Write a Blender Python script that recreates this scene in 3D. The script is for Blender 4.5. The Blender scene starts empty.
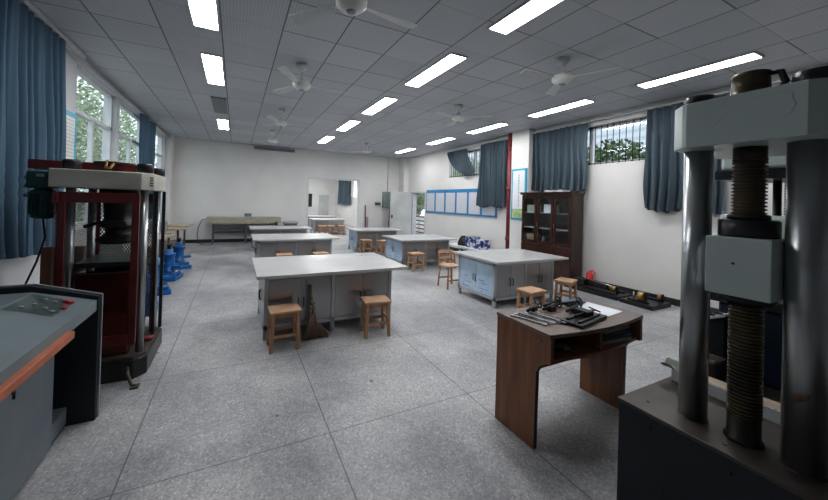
import bpy, bmesh, math, random
from mathutils import Vector, Matrix
random.seed(7)
PI = math.pi
SC = bpy.context.scene
COL = SC.collection

# ------------------------------------------------------------------ materials
def new_mat(name):
    m = bpy.data.materials.new(name); m.use_nodes = True
    nt = m.node_tree; b = nt.nodes['Principled BSDF']
    return m, nt, b
def setc(b, color, rough, metal=0., spec=.5):
    b.inputs['Base Color'].default_value = (*color, 1)
    b.inputs['Roughness'].default_value = rough
    b.inputs['Metallic'].default_value = metal
    b.inputs['Specular IOR Level'].default_value = spec
def noise_mat(name, c1, c2, scale=6., rough=.5, metal=0., stretch=(1, 1, 1), rvar=0., bump=0., spec=.5, detail=4., lo=.35, hi=.65):
    m, nt, b = new_mat(name); setc(b, c1, rough, metal, spec)
    tc = nt.nodes.new('ShaderNodeTexCoord'); mp = nt.nodes.new('ShaderNodeMapping')
    mp.inputs['Scale'].default_value = stretch
    n = nt.nodes.new('ShaderNodeTexNoise'); n.inputs['Scale'].default_value = scale; n.inputs['Detail'].default_value = detail
    r = nt.nodes.new('ShaderNodeValToRGB')
    r.color_ramp.elements[0].position = lo; r.color_ramp.elements[0].color = (*c1, 1)
    r.color_ramp.elements[1].position = hi; r.color_ramp.elements[1].color = (*c2, 1)
    L = nt.links.new
    L(tc.outputs['Object'], mp.inputs['Vector']); L(mp.outputs[0], n.inputs['Vector'])
    L(n.outputs['Fac'], r.inputs['Fac']); L(r.outputs['Color'], b.inputs['Base Color'])
    if rvar:
        mr = nt.nodes.new('ShaderNodeMapRange'); mr.inputs['To Min'].default_value = rough - rvar; mr.inputs['To Max'].default_value = rough + rvar
        L(n.outputs['Fac'], mr.inputs['Value']); L(mr.outputs[0], b.inputs['Roughness'])
    if bump:
        bp = nt.nodes.new('ShaderNodeBump'); bp.inputs['Strength'].default_value = bump; bp.inputs['Distance'].default_value = .01
        L(n.outputs['Fac'], bp.inputs['Height']); L(bp.outputs[0], b.inputs['Normal'])
    return m
def math_node(nt, op, a, b=None, c=None):
    n = nt.nodes.new('ShaderNodeMath'); n.operation = op
    for i, v in enumerate((a, b, c)):
        if v is None: continue
        if isinstance(v, (int, float)): n.inputs[i].default_value = v
        else: nt.links.new(v, n.inputs[i])
    return n.outputs[0]
def line_mask(nt, coord, off, pitch, half):          # 1 on the joint
    t = math_node(nt, 'FRACT', math_node(nt, 'ADD', math_node(nt, 'DIVIDE', math_node(nt, 'SUBTRACT', coord, off), pitch), .5 + 100))
    return math_node(nt, 'LESS_THAN', math_node(nt, 'ABSOLUTE', math_node(nt, 'SUBTRACT', t, .5)), half / pitch)
def mix_rgb(nt, fac, a, b):
    n = nt.nodes.new('ShaderNodeMix'); n.data_type = 'RGBA'
    for k, v in ((0, fac), (6, a), (7, b)):
        if isinstance(v, tuple): n.inputs[k].default_value = (*v, 1)
        elif isinstance(v, (int, float)): n.inputs[k].default_value = v
        else: nt.links.new(v, n.inputs[k])
    return n.outputs[2]

def floor_mat():
    m, nt, b = new_mat('terrazzo'); L = nt.links.new
    g = nt.nodes.new('ShaderNodeNewGeometry'); s = nt.nodes.new('ShaderNodeSeparateXYZ'); L(g.outputs['Position'], s.inputs[0])
    v = nt.nodes.new('ShaderNodeTexVoronoi'); v.inputs['Scale'].default_value = 85; L(g.outputs['Position'], v.inputs['Vector'])
    chip = nt.nodes.new('ShaderNodeValToRGB'); cr = chip.color_ramp
    cr.interpolation = 'CONSTANT'
    cr.elements[0].position = 0; cr.elements[0].color = (.33, .33, .335, 1)
    cr.elements[1].position = .35; cr.elements[1].color = (.4, .4, .405, 1)
    for p, c in ((.62, (.46, .46, .465, 1)), (.84, (.58, .58, .58, 1)), (.95, (.24, .245, .255, 1))):
        e = cr.elements.new(p); e.color = c
    L(v.outputs['Color'], chip.inputs['Fac'])
    n2 = nt.nodes.new('ShaderNodeTexNoise'); n2.inputs['Scale'].default_value = .9; n2.inputs['Detail'].default_value = 7; n2.inputs['Roughness'].default_value = .62
    L(g.outputs['Position'], n2.inputs['Vector'])
    st = nt.nodes.new('ShaderNodeValToRGB'); st.color_ramp.elements[0].position = .36; st.color_ramp.elements[0].color = (.6, .61, .64, 1)
    st.color_ramp.elements[1].position = .6; st.color_ramp.elements[1].color = (1.05, 1.05, 1.04, 1)
    L(n2.outputs['Fac'], st.inputs['Fac'])
    mul = nt.nodes.new('ShaderNodeMix'); mul.data_type = 'RGBA'; mul.blend_type = 'MULTIPLY'; mul.inputs[0].default_value = 1
    L(chip.outputs[0], mul.inputs[6]); L(st.outputs[0], mul.inputs[7])
    ln = math_node(nt, 'MAXIMUM', line_mask(nt, s.outputs[0], .67, 1.25, .0045), line_mask(nt, s.outputs[1], 2.31, 1.31, .0035))
    # sparse dark spots
    v2 = nt.nodes.new('ShaderNodeTexVoronoi'); v2.inputs['Scale'].default_value = 2.2; L(g.outputs['Position'], v2.inputs['Vector'])
    spot = math_node(nt, 'LESS_THAN', v2.outputs['Distance'], .045)
    c = mix_rgb(nt, math_node(nt, 'MULTIPLY', spot, .7), mul.outputs[2], (.06, .06, .065))
    c = mix_rgb(nt, math_node(nt, 'MULTIPLY', ln, .72), c, (.06, .06, .063))
    L(c, b.inputs['Base Color'])
    mr = nt.nodes.new('ShaderNodeMapRange'); mr.inputs['From Min'].default_value = .3; mr.inputs['From Max'].default_value = .7
    mr.inputs['To Min'].default_value = .3; mr.inputs['To Max'].default_value = .48
    L(n2.outputs['Fac'], mr.inputs['Value']); L(mr.outputs[0], b.inputs['Roughness'])
    b.inputs['Specular IOR Level'].default_value = .45
    return m
def ceiling_mat():
    m, nt, b = new_mat('ceiling_tiles'); L = nt.links.new
    g = nt.nodes.new('ShaderNodeNewGeometry'); s = nt.nodes.new('ShaderNodeSeparateXYZ'); L(g.outputs['Position'], s.inputs[0])
    lx = line_mask(nt, s.outputs[0], .45, .665, .009); ly = line_mask(nt, s.outputs[1], 4.10, .665, .008)
    ly2 = line_mask(nt, s.outputs[1], 4.10, .665, .003)
    rows = nt.nodes.new('ShaderNodeTexNoise'); rows.inputs['Scale'].default_value = .45; L(g.outputs['Position'], rows.inputs['Vector'])
    # one shade per tile
    fx = math_node(nt, 'FLOOR', math_node(nt, 'DIVIDE', math_node(nt, 'SUBTRACT', s.outputs[0], .45), .665))
    fy = math_node(nt, 'FLOOR', math_node(nt, 'DIVIDE', math_node(nt, 'SUBTRACT', s.outputs[1], 4.10), .665))
    cb = nt.nodes.new('ShaderNodeCombineXYZ'); L(fx, cb.inputs[0]); L(fy, cb.inputs[1])
    wn = nt.nodes.new('ShaderNodeTexWhiteNoise'); wn.noise_dimensions = '2D'; L(cb.outputs[0], wn.inputs['Vector'])
    base = mix_rgb(nt, wn.outputs['Value'], (.5, .525, .56), (.57, .59, .625))
    # perforation stripes
    pf = math_node(nt, 'MULTIPLY', line_mask(nt, s.outputs[0], .45, .0333, .0045), line_mask(nt, s.outputs[1], 4.1, .0333, .012))
    base = mix_rgb(nt, math_node(nt, 'MULTIPLY', pf, .35), base, (.2, .21, .23))
    # random seams stand out more
    wn2 = nt.nodes.new('ShaderNodeTexWhiteNoise'); wn2.noise_dimensions = '2D'
    cb2 = nt.nodes.new('ShaderNodeCombineXYZ'); L(fx, cb2.inputs[0])
    L(math_node(nt, 'ROUND', math_node(nt, 'DIVIDE', math_node(nt, 'SUBTRACT', s.outputs[1], 4.10), .665)), cb2.inputs[1]); L(cb2.outputs[0], wn2.inputs['Vector'])
    strong = math_node(nt, 'GREATER_THAN', wn2.outputs['Value'], .45)
    ln = math_node(nt, 'MAXIMUM', lx, math_node(nt, 'MAXIMUM', math_node(nt, 'MULTIPLY', ly, strong), math_node(nt, 'MULTIPLY', ly2, .7)))
    c = mix_rgb(nt, math_node(nt, 'MULTIPLY', ln, .8), base, (.08, .085, .095))
    L(c, b.inputs['Base Color']); b.inputs['Roughness'].default_value = .6
    return m
def emit_mat(name, c, s):
    m = bpy.data.materials.new(name); m.use_nodes = True; nt = m.node_tree; nt.nodes.clear()
    e = nt.nodes.new('ShaderNodeEmission'); e.inputs[0].default_value = (*c, 1); e.inputs[1].default_value = s
    o = nt.nodes.new('ShaderNodeOutputMaterial'); nt.links.new(e.outputs[0], o.inputs[0]); return m
def glass_mat():
    m = bpy.data.materials.new('window_glass'); m.use_nodes = True; nt = m.node_tree; nt.nodes.clear()
    t = nt.nodes.new('ShaderNodeBsdfTransparent'); t.inputs[0].default_value = (.93, .96, .97, 1)
    g = nt.nodes.new('ShaderNodeBsdfGlossy'); g.inputs['Roughness'].default_value = .03
    mx = nt.nodes.new('ShaderNodeMixShader'); o = nt.nodes.new('ShaderNodeOutputMaterial')
    mx.inputs[0].default_value = .07; nt.links.new(t.outputs[0], mx.inputs[1]); nt.links.new(g.outputs[0], mx.inputs[2]); nt.links.new(mx.outputs[0], o.inputs[0])
    return m
def text_mat(name, paper, ink, pitch=.035, axis=2, across=1):     # rows of small illegible print
    m, nt, b = new_mat(name); L = nt.links.new; b.inputs['Roughness'].default_value = .35
    g = nt.nodes.new('ShaderNodeNewGeometry'); s = nt.nodes.new('ShaderNodeSeparateXYZ'); L(g.outputs['Position'], s.inputs[0])
    rows = line_mask(nt, s.outputs[axis], 0, pitch, pitch * .22)
    n = nt.nodes.new('ShaderNodeTexNoise'); n.inputs['Scale'].default_value = 1.; n.inputs['Detail'].default_value = 1.
    mp = nt.nodes.new('ShaderNodeMapping'); mp.inputs['Scale'].default_value = (60, 60, 30); L(g.outputs['Position'], mp.inputs[0]); L(mp.outputs[0], n.inputs['Vector'])
    gap = math_node(nt, 'GREATER_THAN', n.outputs['Fac'], .43)
    L(mix_rgb(nt, math_node(nt, 'MULTIPLY', math_node(nt, 'MULTIPLY', rows, gap), .6), paper, ink), b.inputs['Base Color'])
    return m
def mesh_guard_mat():                                             # expanded-metal guard: real holes by alpha pattern
    m, nt, b = new_mat('expanded_mesh'); setc(b, (.1, .09, .09), .5, .3); L = nt.links.new
    g = nt.nodes.new('ShaderNodeNewGeometry'); s = nt.nodes.new('ShaderNodeSeparateXYZ'); L(g.outputs['Position'], s.inputs[0])
    h = math_node(nt, 'ADD', s.outputs[0], s.outputs[1])
    a = math_node(nt, 'ADD', math_node(nt, 'MULTIPLY', h, 1.), math_node(nt, 'MULTIPLY', s.outputs[2], .6))
    c = math_node(nt, 'SUBTRACT', math_node(nt, 'MULTIPLY', h, 1.), math_node(nt, 'MULTIPLY', s.outputs[2], .6))
    L(math_node(nt, 'MAXIMUM', line_mask(nt, a, 0, .026, .0052), line_mask(nt, c, 0, .026, .0052)), b.inputs['Alpha'])
    return m

M = {}
M['floor'] = floor_mat(); M['ceiling'] = ceiling_mat()
M['wall'] = noise_mat('wall_paint', (.7, .69, .67), (.76, .75, .725), 1.1, .62, bump=.02)
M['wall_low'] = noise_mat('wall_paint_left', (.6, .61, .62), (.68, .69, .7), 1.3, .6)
M['black_trim'] = noise_mat('black_skirting', (.02, .02, .022), (.035, .035, .037), 9, .4)
M['white_frame'] = noise_mat('white_frame_paint', (.62, .64, .66), (.7, .72, .73), 5, .4)
M['grey_rail'] = noise_mat('grey_rail', (.5, .51, .53), (.58, .59, .6), 5, .35)
M['glass'] = glass_mat()
M['lamp'] = emit_mat('lamp_diffuser', (.98, .985, 1.), 23)
M['lamp_rim'] = noise_mat('lamp_rim', (.5, .5, .51), (.58, .58, .59), 5, .4)
M['fan'] = noise_mat('fan_white', (.68, .69, .66), (.75, .76, .73), 8, .4)
M['fan_blade'] = noise_mat('fan_blade', (.55, .57, .57), (.62, .64, .64), 8, .45)
M['steel'] = noise_mat('cabinet_steel', (.37, .37, .375), (.385, .385, .39), 2, .28, .78, (1, 1, .5), .015)
M['steel_frame'] = noise_mat('cabinet_frame_steel', (.42, .44, .46), (.5, .52, .54), 6, .33, .7)
M['steel_top'] = noise_mat('galvanised_top', (.5, .51, .51), (.6, .6, .585), 2.2, .3, .2, (1, 1.6, 1), .06, detail=4)
M['film'] = noise_mat('blue_film', (.4, .55, .72), (.62, .74, .85), 5, .25, .15, (1, 1, .7), detail=8, lo=.3, hi=.7)
M['film_ink'] = noise_mat('blue_print', (.08, .13, .38), (.12, .2, .5), 20, .4)
M['dark_handle'] = noise_mat('dark_handle', (.03, .03, .035), (.05, .05, .055), 9, .35, .5)
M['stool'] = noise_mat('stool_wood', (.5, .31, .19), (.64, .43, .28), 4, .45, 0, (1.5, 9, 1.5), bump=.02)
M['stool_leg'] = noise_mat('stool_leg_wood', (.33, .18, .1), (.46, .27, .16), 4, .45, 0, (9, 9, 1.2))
M['desk'] = noise_mat('desk_veneer', (.17, .066, .03), (.27, .115, .05), 2.2, .38, 0, (8, 8, .7), detail=6)
M['desk_edge'] = noise_mat('desk_edge', (.03, .022, .02), (.05, .04, .035), 6, .4)
M['desk_top'] = noise_mat('desk_top_dusty', (.15, .105, .088), (.2, .15, .13), 3, .38, 0, (1, 3, 1), .06, detail=7)
M['bookcase'] = noise_mat('dark_mahogany', (.03, .011, .008), (.058, .02, .013), 3, .22, 0, (5, 5, .8), .04)
M['bookcase_side'] = noise_mat('bookcase_side', (.035, .02, .018), (.06, .035, .03), 3, .3, 0, (4, 4, .8))
M['curtain'] = noise_mat('blue_curtain', (.062, .088, .108), (.09, .122, .146), 1.6, .8, 0, (1, 1, .3), spec=.2)
M['curtain_left'] = noise_mat('blue_curtain_left', (.06, .11, .16), (.085, .145, .2), 1.6, .8, 0, (1, 1, .3), spec=.2)
M['blue_frame'] = noise_mat('blue_board_frame', (.02, .2, .42), (.03, .25, .5), 4, .35)
M['blue_frame2'] = noise_mat('turquoise_frame', (.02, .33, .5), (.03, .4, .57), 4, .35)
M['paper_print'] = text_mat('printed_sheet', (.68, .7, .74), (.3, .3, .38))
M['poster_print'] = text_mat('poster_sheet', (.72, .74, .72), (.35, .38, .3), .05)
M['poster_land'] = noise_mat('poster_landscape', (.25, .42, .22), (.62, .66, .35), 9, .35)
M['white_paper'] = noise_mat('white_paper', (.75, .77, .8), (.8, .82, .85), 5, .5)
M['red_pipe'] = noise_mat('red_pipe', (.19, .028, .035), (.26, .042, .05), 3, .45, 0, (3, 3, .7))
M['cream'] = noise_mat('cream_enamel', (.5, .575, .56), (.56, .63, .615), 2, .3, 0, (1, 1, 1), .05)
M['cream_old'] = noise_mat('cream_enamel_old', (.44, .43, .37), (.56, .55, .48), 3, .45, 0, (1, 1, 2), detail=7)
M['press_steel'] = noise_mat('chromed_column', (.36, .375, .385), (.47, .485, .495), 3, .3, .92, (8, 8, .3), .06, detail=6)
M['screw'] = noise_mat('greasy_screw', (.035, .032, .027), (.15, .115, .065), 7, .36, .75, (1, 1, .6), .1, detail=6)
M['black_metal'] = noise_mat('black_metal', (.012, .012, .014), (.028, .028, .03), 7, .35, .3)
M['navy'] = noise_mat('navy_enamel', (.005, .009, .015), (.007, .013, .02), 3, .55)
M['screw_dark'] = noise_mat('screw_dark', (.012, .011, .01), (.035, .029, .022), 8, .5, .5)
M['deep_blue'] = noise_mat('deep_blue', (.006, .02, .05), (.01, .032, .075), 3, .45)
M['plate_grey'] = noise_mat('worn_base_plate', (.05, .042, .037), (.1, .086, .076), 3.5, .42, .35, (1, 1, 1), .08, detail=8)
M['rust'] = noise_mat('rust_smear', (.22, .09, .025), (.1, .05, .02), 30, .7)
M['maroon'] = noise_mat('maroon_paint', (.105, .012, .014), (.15, .02, .02), 3, .35)
M['maroon_dk'] = noise_mat('maroon_panel', (.045, .007, .006), (.1, .024, .014), 1.8, .18, 0, (1, 1, .5), detail=3)
M['motor_green'] = noise_mat('motor_green', (.006, .045, .048), (.012, .07, .072), 4, .35)
M['mesh'] = mesh_guard_mat()
M['console_grey'] = noise_mat('console_grey', (.16, .2, .215), (.2, .245, .262), 2.5, .35, 0, (1, 1, 1), .06, detail=8)
M['console_body'] = noise_mat('console_body', (.13, .155, .18), (.16, .19, .215), 3, .4)
M['console_panel'] = noise_mat('console_panel', (.055, .075, .075), (.075, .095, .095), 8, .3)
M['orange'] = noise_mat('orange_edge', (.42, .12, .055), (.52, .17, .08), 5, .4)
M['red'] = noise_mat('red_plastic', (.55, .03, .025), (.65, .05, .04), 9, .35)
M['blue_machine'] = noise_mat('blue_machine', (.004, .095, .3), (.008, .14, .42), 4, .32)
M['board_wood'] = noise_mat('old_board', (.26, .2, .145), (.46, .38, .29), 3, .6, 0, (5, 1, 5), detail=6)
M['bench_beige'] = noise_mat('beige_board', (.34, .33, .25), (.44, .42, .33), 3, .5, 0, (1, 4, 4))
M['bench_leg'] = noise_mat('bench_leg', (.12, .12, .125), (.18, .18, .185), 5, .45, .4)
M['straw'] = noise_mat('broom_straw', (.14, .09, .065), (.36, .24, .17), 3, .8, 0, (40, 40, 2), bump=.3)
M['broom_handle'] = noise_mat('broom_handle', (.05, .06, .04), (.16, .15, .1), 9, .6)
M['brass'] = noise_mat('brass', (.32, .2, .06), (.46, .31, .11), 9, .35, .6)
M['tool_steel'] = noise_mat('tool_steel', (.2, .21, .225), (.5, .51, .53), 14, .3, .8)
M['box_grey'] = noise_mat('box_grey', (.2, .25, .25), (.26, .31, .31), 5, .45)
M['blue_print_box'] = noise_mat('blue_print_box', (.02, .04, .2), (.62, .66, .74), 9, .5, detail=2, lo=.48, hi=.52)
M['book_blue'] = noise_mat('blue_folder', (.02, .08, .15), (.03, .12, .2), 5, .5)
M['leaf'] = noise_mat('tree_leaves', (.03, .07, .018), (.11, .17, .05), 3, .6)
M['leaf_pale'] = noise_mat('tree_leaves_pale', (.26, .33, .2), (.55, .6, .45), 3, .6)
M['bark'] = noise_mat('bark', (.07, .05, .035), (.13, .1, .07), 8, .8)
M['ground'] = noise_mat('outside_ground', (.3, .3, .28), (.4, .4, .38), 2, .8)
M['building'] = text_mat('outside_cladding', (.72, .76, .8), (.45, .5, .56), .5)
M['door_paint'] = noise_mat('door_paint', (.5, .51, .5), (.6, .61, .6), 2, .4)
M['vent'] = noise_mat('vent_grey', (.16, .17, .18), (.22, .23, .24), 10, .5)
M['grey_plastic'] = noise_mat('grey_plastic', (.28, .3, .32), (.36, .38, .4), 6, .4)
M['green_scrap'] = noise_mat('green_scrap', (.3, .38, .32), (.45, .5, .42), 6, .6)

# ------------------------------------------------------------------ builders
class B:
    """collects shapes in world coordinates, becomes ONE mesh object"""
    def __init__(s): s.bm = bmesh.new(); s.sm = []
    def box(s, x0, x1, y0, y1, z0, z1, bev=0., rot=None):
        v = [s.bm.verts.new((x, y, z)) for z in (z0, z1) for y in (y0, y1) for x in (x0, x1)]
        fs = [s.bm.faces.new([v[i] for i in f]) for f in ((0, 2, 3, 1), (4, 5, 7, 6), (0, 1, 5, 4), (2, 6, 7, 3), (0, 4, 6, 2), (1, 3, 7, 5))]
        if bev:
            es = list({e for f in fs for e in f.edges})
            r = bmesh.ops.bevel(s.bm, geom=es, offset=bev, segments=2, affect='EDGES', profile=.5)
            v = list({w for f in r['faces'] for w in f.verts} | {w for w in v if w.is_valid})
        if rot:
            c, ang, ax = rot; bmesh.ops.rotate(s.bm, cent=c, matrix=Matrix.Rotation(ang, 3, ax), verts=v)
        return s
    def beam(s, p0, p1, w, h=None):
        p0 = Vector(p0); p1 = Vector(p1); d = p1 - p0; L = d.length; h = h or w
        q = d.to_track_quat('Z', 'Y').to_matrix()
        if abs(d.normalized().z) > .999: q = Matrix.Identity(3)
        vs = []
        for t in (0, L):
            for a, b in ((-1, -1), (1, -1), (1, 1), (-1, 1)):
                vs.append(s.bm.verts.new(p0 + q @ Vector((a * w / 2, b * h / 2, t * (1 if d.z >= 0 or abs(d.normalized().z) <= .999 else -1)))))
        for f in ((3, 2, 1, 0), (4, 5, 6, 7), (0, 1, 5, 4), (1, 2, 6, 5), (2, 3, 7, 6), (3, 0, 4, 7)): s.bm.faces.new([vs[i] for i in f])
        return s
    def tube(s, pts, r, seg=10, caps=True):
        pts = [Vector(p) for p in pts]; rs = r if isinstance(r, (list, tuple)) else [r] * len(pts)
        rings = []; up = None
        for i, p in enumerate(pts):
            d = (pts[min(i + 1, len(pts) - 1)] - pts[max(i - 1, 0)]).normalized()
            if up is None: up = Vector((0, 0, 1)) if abs(d.z) < .9 else Vector((1, 0, 0))
            a = d.cross(up).normalized(); up = a.cross(d).normalized()
            rings.append([s.bm.verts.new(p + (a * math.cos(2 * PI * k / seg) + up * math.sin(2 * PI * k / seg)) * rs[i]) for k in range(seg)])
        for i in range(len(rings) - 1):
            for k in range(seg):
                f = s.bm.faces.new((rings[i][k], rings[i + 1][k], rings[i + 1][(k + 1) % seg], rings[i][(k + 1) % seg])); f.smooth = True
        if caps:
            s.bm.faces.new(rings[0]); s.bm.faces.new(rings[-1][::-1])
        return s
    def lathe(s, cx, cy, prof, seg=32, smooth=True):   # prof: (radius, z)
        rings = [[s.bm.verts.new((cx + r * math.cos(2 * PI * k / seg), cy + r * math.sin(2 * PI * k / seg), z)) for k in range(seg)] for r, z in prof]
        for i in range(len(rings) - 1):
            for k in range(seg):
                f = s.bm.faces.new((rings[i][k], rings[i][(k + 1) % seg], rings[i + 1][(k + 1) % seg], rings[i + 1][k])); f.smooth = smooth
        if prof[0][0] > 1e-4: s.bm.faces.new(rings[0][::-1])
        if prof[-1][0] > 1e-4: s.bm.faces.new(rings[-1])
        return s
    def prism(s, poly, z0, z1, axis='z'):              # poly of 2-D points, extruded along the axis
        def P(a, b, t): return {'z': (a, b, t), 'y': (a, t, b), 'x': (t, a, b)}[axis]
        lo = [s.bm.verts.new(P(a, b, z0)) for a, b in poly]; hi = [s.bm.verts.new(P(a, b, z1)) for a, b in poly]
        n = len(poly); s.bm.faces.new(lo[::-1]); s.bm.faces.new(hi)
        for i in range(n): s.bm.faces.new((lo[i], lo[(i + 1) % n], hi[(i + 1) % n], hi[i]))
        return s
    def quad(s, a, b, c, d): s.bm.faces.new([s.bm.verts.new(p) for p in (a, b, c, d)]); return s
    def grid(s, fn, nu, nv, smooth=True):
        g = [[s.bm.verts.new(fn(i / nu, j / nv)) for j in range(nv + 1)] for i in range(nu + 1)]
        for i in range(nu):
            for j in range(nv):
                f = s.bm.faces.new((g[i][j], g[i + 1][j], g[i + 1][j + 1], g[i][j + 1])); f.smooth = smooth
        return s
    def build(s, name, mat, parent=None, bevel=0., keep=False):
        if not keep: bmesh.ops.recalc_face_normals(s.bm, faces=s.bm.faces)
        me = bpy.data.meshes.new(name)
        if parent is not None:
            o = Vector((0, 0, 0)); p = parent
            while p is not None: o += p.location; p = p.parent
            bmesh.ops.translate(s.bm, verts=s.bm.verts, vec=-o)
        s.bm.to_mesh(me); s.bm.free(); me.materials.append(M[mat])
        ob = bpy.data.objects.new(name, me); COL.objects.link(ob)
        if parent is not None: ob.parent = parent
        if bevel:
            md = ob.modifiers.new('bevel', 'BEVEL'); md.width = bevel; md.segments = 2; md.limit_method = 'ANGLE'; md.angle_limit = .7
        return ob
def thing(name, label, cat, loc, rz=0., group=None):
    o = bpy.data.objects.new(name, None); COL.objects.link(o); o.location = loc; o.rotation_euler = (0, 0, rz); o.empty_display_size = .1
    o['label'] = label; o['category'] = cat
    if group: o['group'] = group
    return o
def tag(o, label, cat, group=None, kind=None):
    o['label'] = label; o['category'] = cat
    if group: o['group'] = group
    if kind: o['kind'] = kind
    return o
def struct(o, label, cat='structure'):
    o['kind'] = 'structure'; o['label'] = label; o['category'] = cat; return o
def dup(root, loc, rz, label):
    r = root.copy(); COL.objects.link(r); r.location = loc; r.rotation_euler = (0, 0, rz); r['label'] = label
    for ch in list(root.children):
        c = ch.copy(); COL.objects.link(c); c.parent = r
        for g in list(ch.children):
            d = g.copy(); COL.objects.link(d); d.parent = c
    return r

XL, XR, YB, YF, H = -2.15, 7.1, 13.5, -1.6, 3.72
Y2 = 25.2     # far wall of the adjoining room
# ------------------------------------------------------------------ room shell
struct(B().box(XL - .2, XR + .2, YF - .2, Y2 + .2, -.1, 0).build('floor', 'floor'), 'grey speckled terrazzo floor with thin dark joints', 'floor')
struct(B().box(XL - .2, XR + .2, YF - .2, Y2 + .2, H, H + .1).build('ceiling', 'ceiling'), 'grey perforated tile ceiling with dark seams', 'ceiling')
def holed_wall(x0, x1, holes, y0, y1):               # wall along Y with rectangular holes (ya,yb,za,zb)
    b = B(); ys = y0
    for ya, yb, za, zb in sorted(holes):
        if ya > ys: b.box(x0, x1, ys, ya, 0, H)
        if za > 0: b.box(x0, x1, ya, yb, 0, za)
        if zb < H: b.box(x0, x1, ya, yb, zb, H)
        ys = yb
    b.box(x0, x1, ys, y1, 0, H); return b
LW = [(2.6, 4.6, 1.15, 3.58), (6.28, 8.02, 1.15, 3.58), (8.22, 10.35, 1.15, 3.58), (10.55, 12.75, 1.15, 3.58)]
RW = [(2.95, 6.0, 2.64, 3.5), (7.25, 9.92, 2.64, 3.5)]
DOOR = (11.5, 12.62, 0, 2.15)
struct(holed_wall(XL - .2, XL, LW + [(16, 19, 1.15, 3.4)], YF, Y2).build('wall_left', 'wall_low'), 'white painted left wall with tall windows', 'wall')
struct(holed_wall(XR, XR + .2, RW + [DOOR, (15.5, 17.5, 2.0, 3.4), (19.5, 21.2, 1.9, 3.4)], YF, Y2).build('wall_right', 'wall'), 'off-white right wall with high barred windows', 'wall')
b = B(); ox0, ox1, oz = 2.7, 4.84, 2.55
b.box(XL, ox0, YB, YB + .2, 0, H).box(ox1, XR, YB, YB + .2, 0, H).box(ox0, ox1, YB, YB + .2, oz, H)
struct(b.build('wall_back', 'wall'), 'off-white back wall with an opening into the next room', 'wall')
struct(B().box(XL - .2, XR + .2, YF - .2, YF, 0, H).build('wall_front', 'vent'), 'unseen front wall, darkened to cut bounced light', 'wall')  # out of view; dark grey chosen so less light bounces onto the foreground
struct(B().box(XL - .2, XR + .2, Y2, Y2 + .2, 0, H).build('wall_far', 'wall'), 'far wall of the adjoining room', 'wall')
b = B(); w = .07
b.box(ox0 - w, ox0, YB - .012, YB, 0, oz + w).box(ox1, ox1 + w, YB - .012, YB, 0, oz + w).box(ox0, ox1, YB - .012, YB, oz, oz + w)
struct(b.build('trim_1', 'white_frame'), 'white trim around the opening in the back wall', 'trim')
bd = B().box(XL, XL + .015, YF, YB, 0, .12).build('baseboard_left', 'black_trim'); struct(bd, 'black skirting along the left wall', 'baseboard')
b = B().box(XR - .015, XR, YF, 6.1, 0, .12).box(XR - .015, XR, 6.68, 11.45, 0, .12)
struct(b.build('baseboard_right', 'black_trim'), 'black skirting along the right wall', 'baseboard')
b = B().box(XL + .02, ox0 - w, YB - .015, YB, 0, .12).box(ox1 + w, 6.85, YB - .015, YB, 0, .12)
struct(b.build('baseboard_back', 'black_trim'), 'black skirting along the back wall', 'baseboard')
struct(B().box(6.88, XR, 6.1, 6.68, 0, H).build('trim_2', 'wall'), 'square off-white pillar on the right wall beside the red pipe', 'pillar')
struct(B().box(6.85, XR, 13.0, YB, 0, H).build('trim_3', 'wall'), 'boxed corner column beside the open door', 'pillar')
struct(B().box(XL, XL + .16, 12.95, YB, 0, H).build('trim_4', 'wall'), 'corner column at the end of the left windows', 'pillar')
struct(B().box(XL, XL + .07, 5.0, 12.9, 3.6, 3.64).box(XL, XL + .12, 1, 6.2, 3.64, 3.70).build('trim_5', 'grey_rail'), 'pale curtain rail along the left wall', 'trim')
struct(B().box(XR - .12, XR - .09, 1.0, 6.08, 3.585, 3.615).box(XR - .16, XR - .13, 6.9, 10.1, 3.585, 3.615).build('trim_6', 'grey_rail'), 'pale curtain rail along the right wall', 'trim')

def window_left(n, y0, y1, z0, z1, cols, transom, lab):
    x0, x1 = XL - .14, XL - .06; f = .055
    b = B().box(x0, x1, y0, y0 + f, z0, z1).box(x0, x1, y1 - f, y1, z0, z1).box(x0, x1, y0, y1, z0, z0 + f).box(x0, x1, y0, y1, z1 - f, z1)
    b.box(x0, x1, y0, y1, transom - .03, transom + .03)
    for k in range(1, cols):
        y = y0 + (y1 - y0) * k / cols; b.box(x0 + .01, x1 - .01, y - .03, y + .03, z0, transom)
    w = struct(b.build('window_%d' % n, 'white_frame'), lab, 'window')
    p = B().quad((XL - .1, y0 + f, z0 + f), (XL - .1, y1 - f, z0 + f), (XL - .1, y1 - f, z1 - f), (XL - .1, y0 + f, z1 - f)).build('glass', 'glass', w)
    s = B().box(XL - .02, XL + .06, y0 - .05, y1 + .05, z0 - .04, z0).build('sill', 'white_frame', w)
    return w
window_left(1, *LW[0], 2, 2.93, 'white framed window beside the big blue curtain on the left wall')
window_left(2, *LW[1], 2, 2.93, 'white framed window above the small press, nearest of the visible left windows')
window_left(3, *LW[2], 2, 2.93, 'white framed window on the left wall beside the narrow blue curtain')
window_left(4, *LW[3], 2, 2.93, 'farthest white framed window on the left wall')
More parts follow.
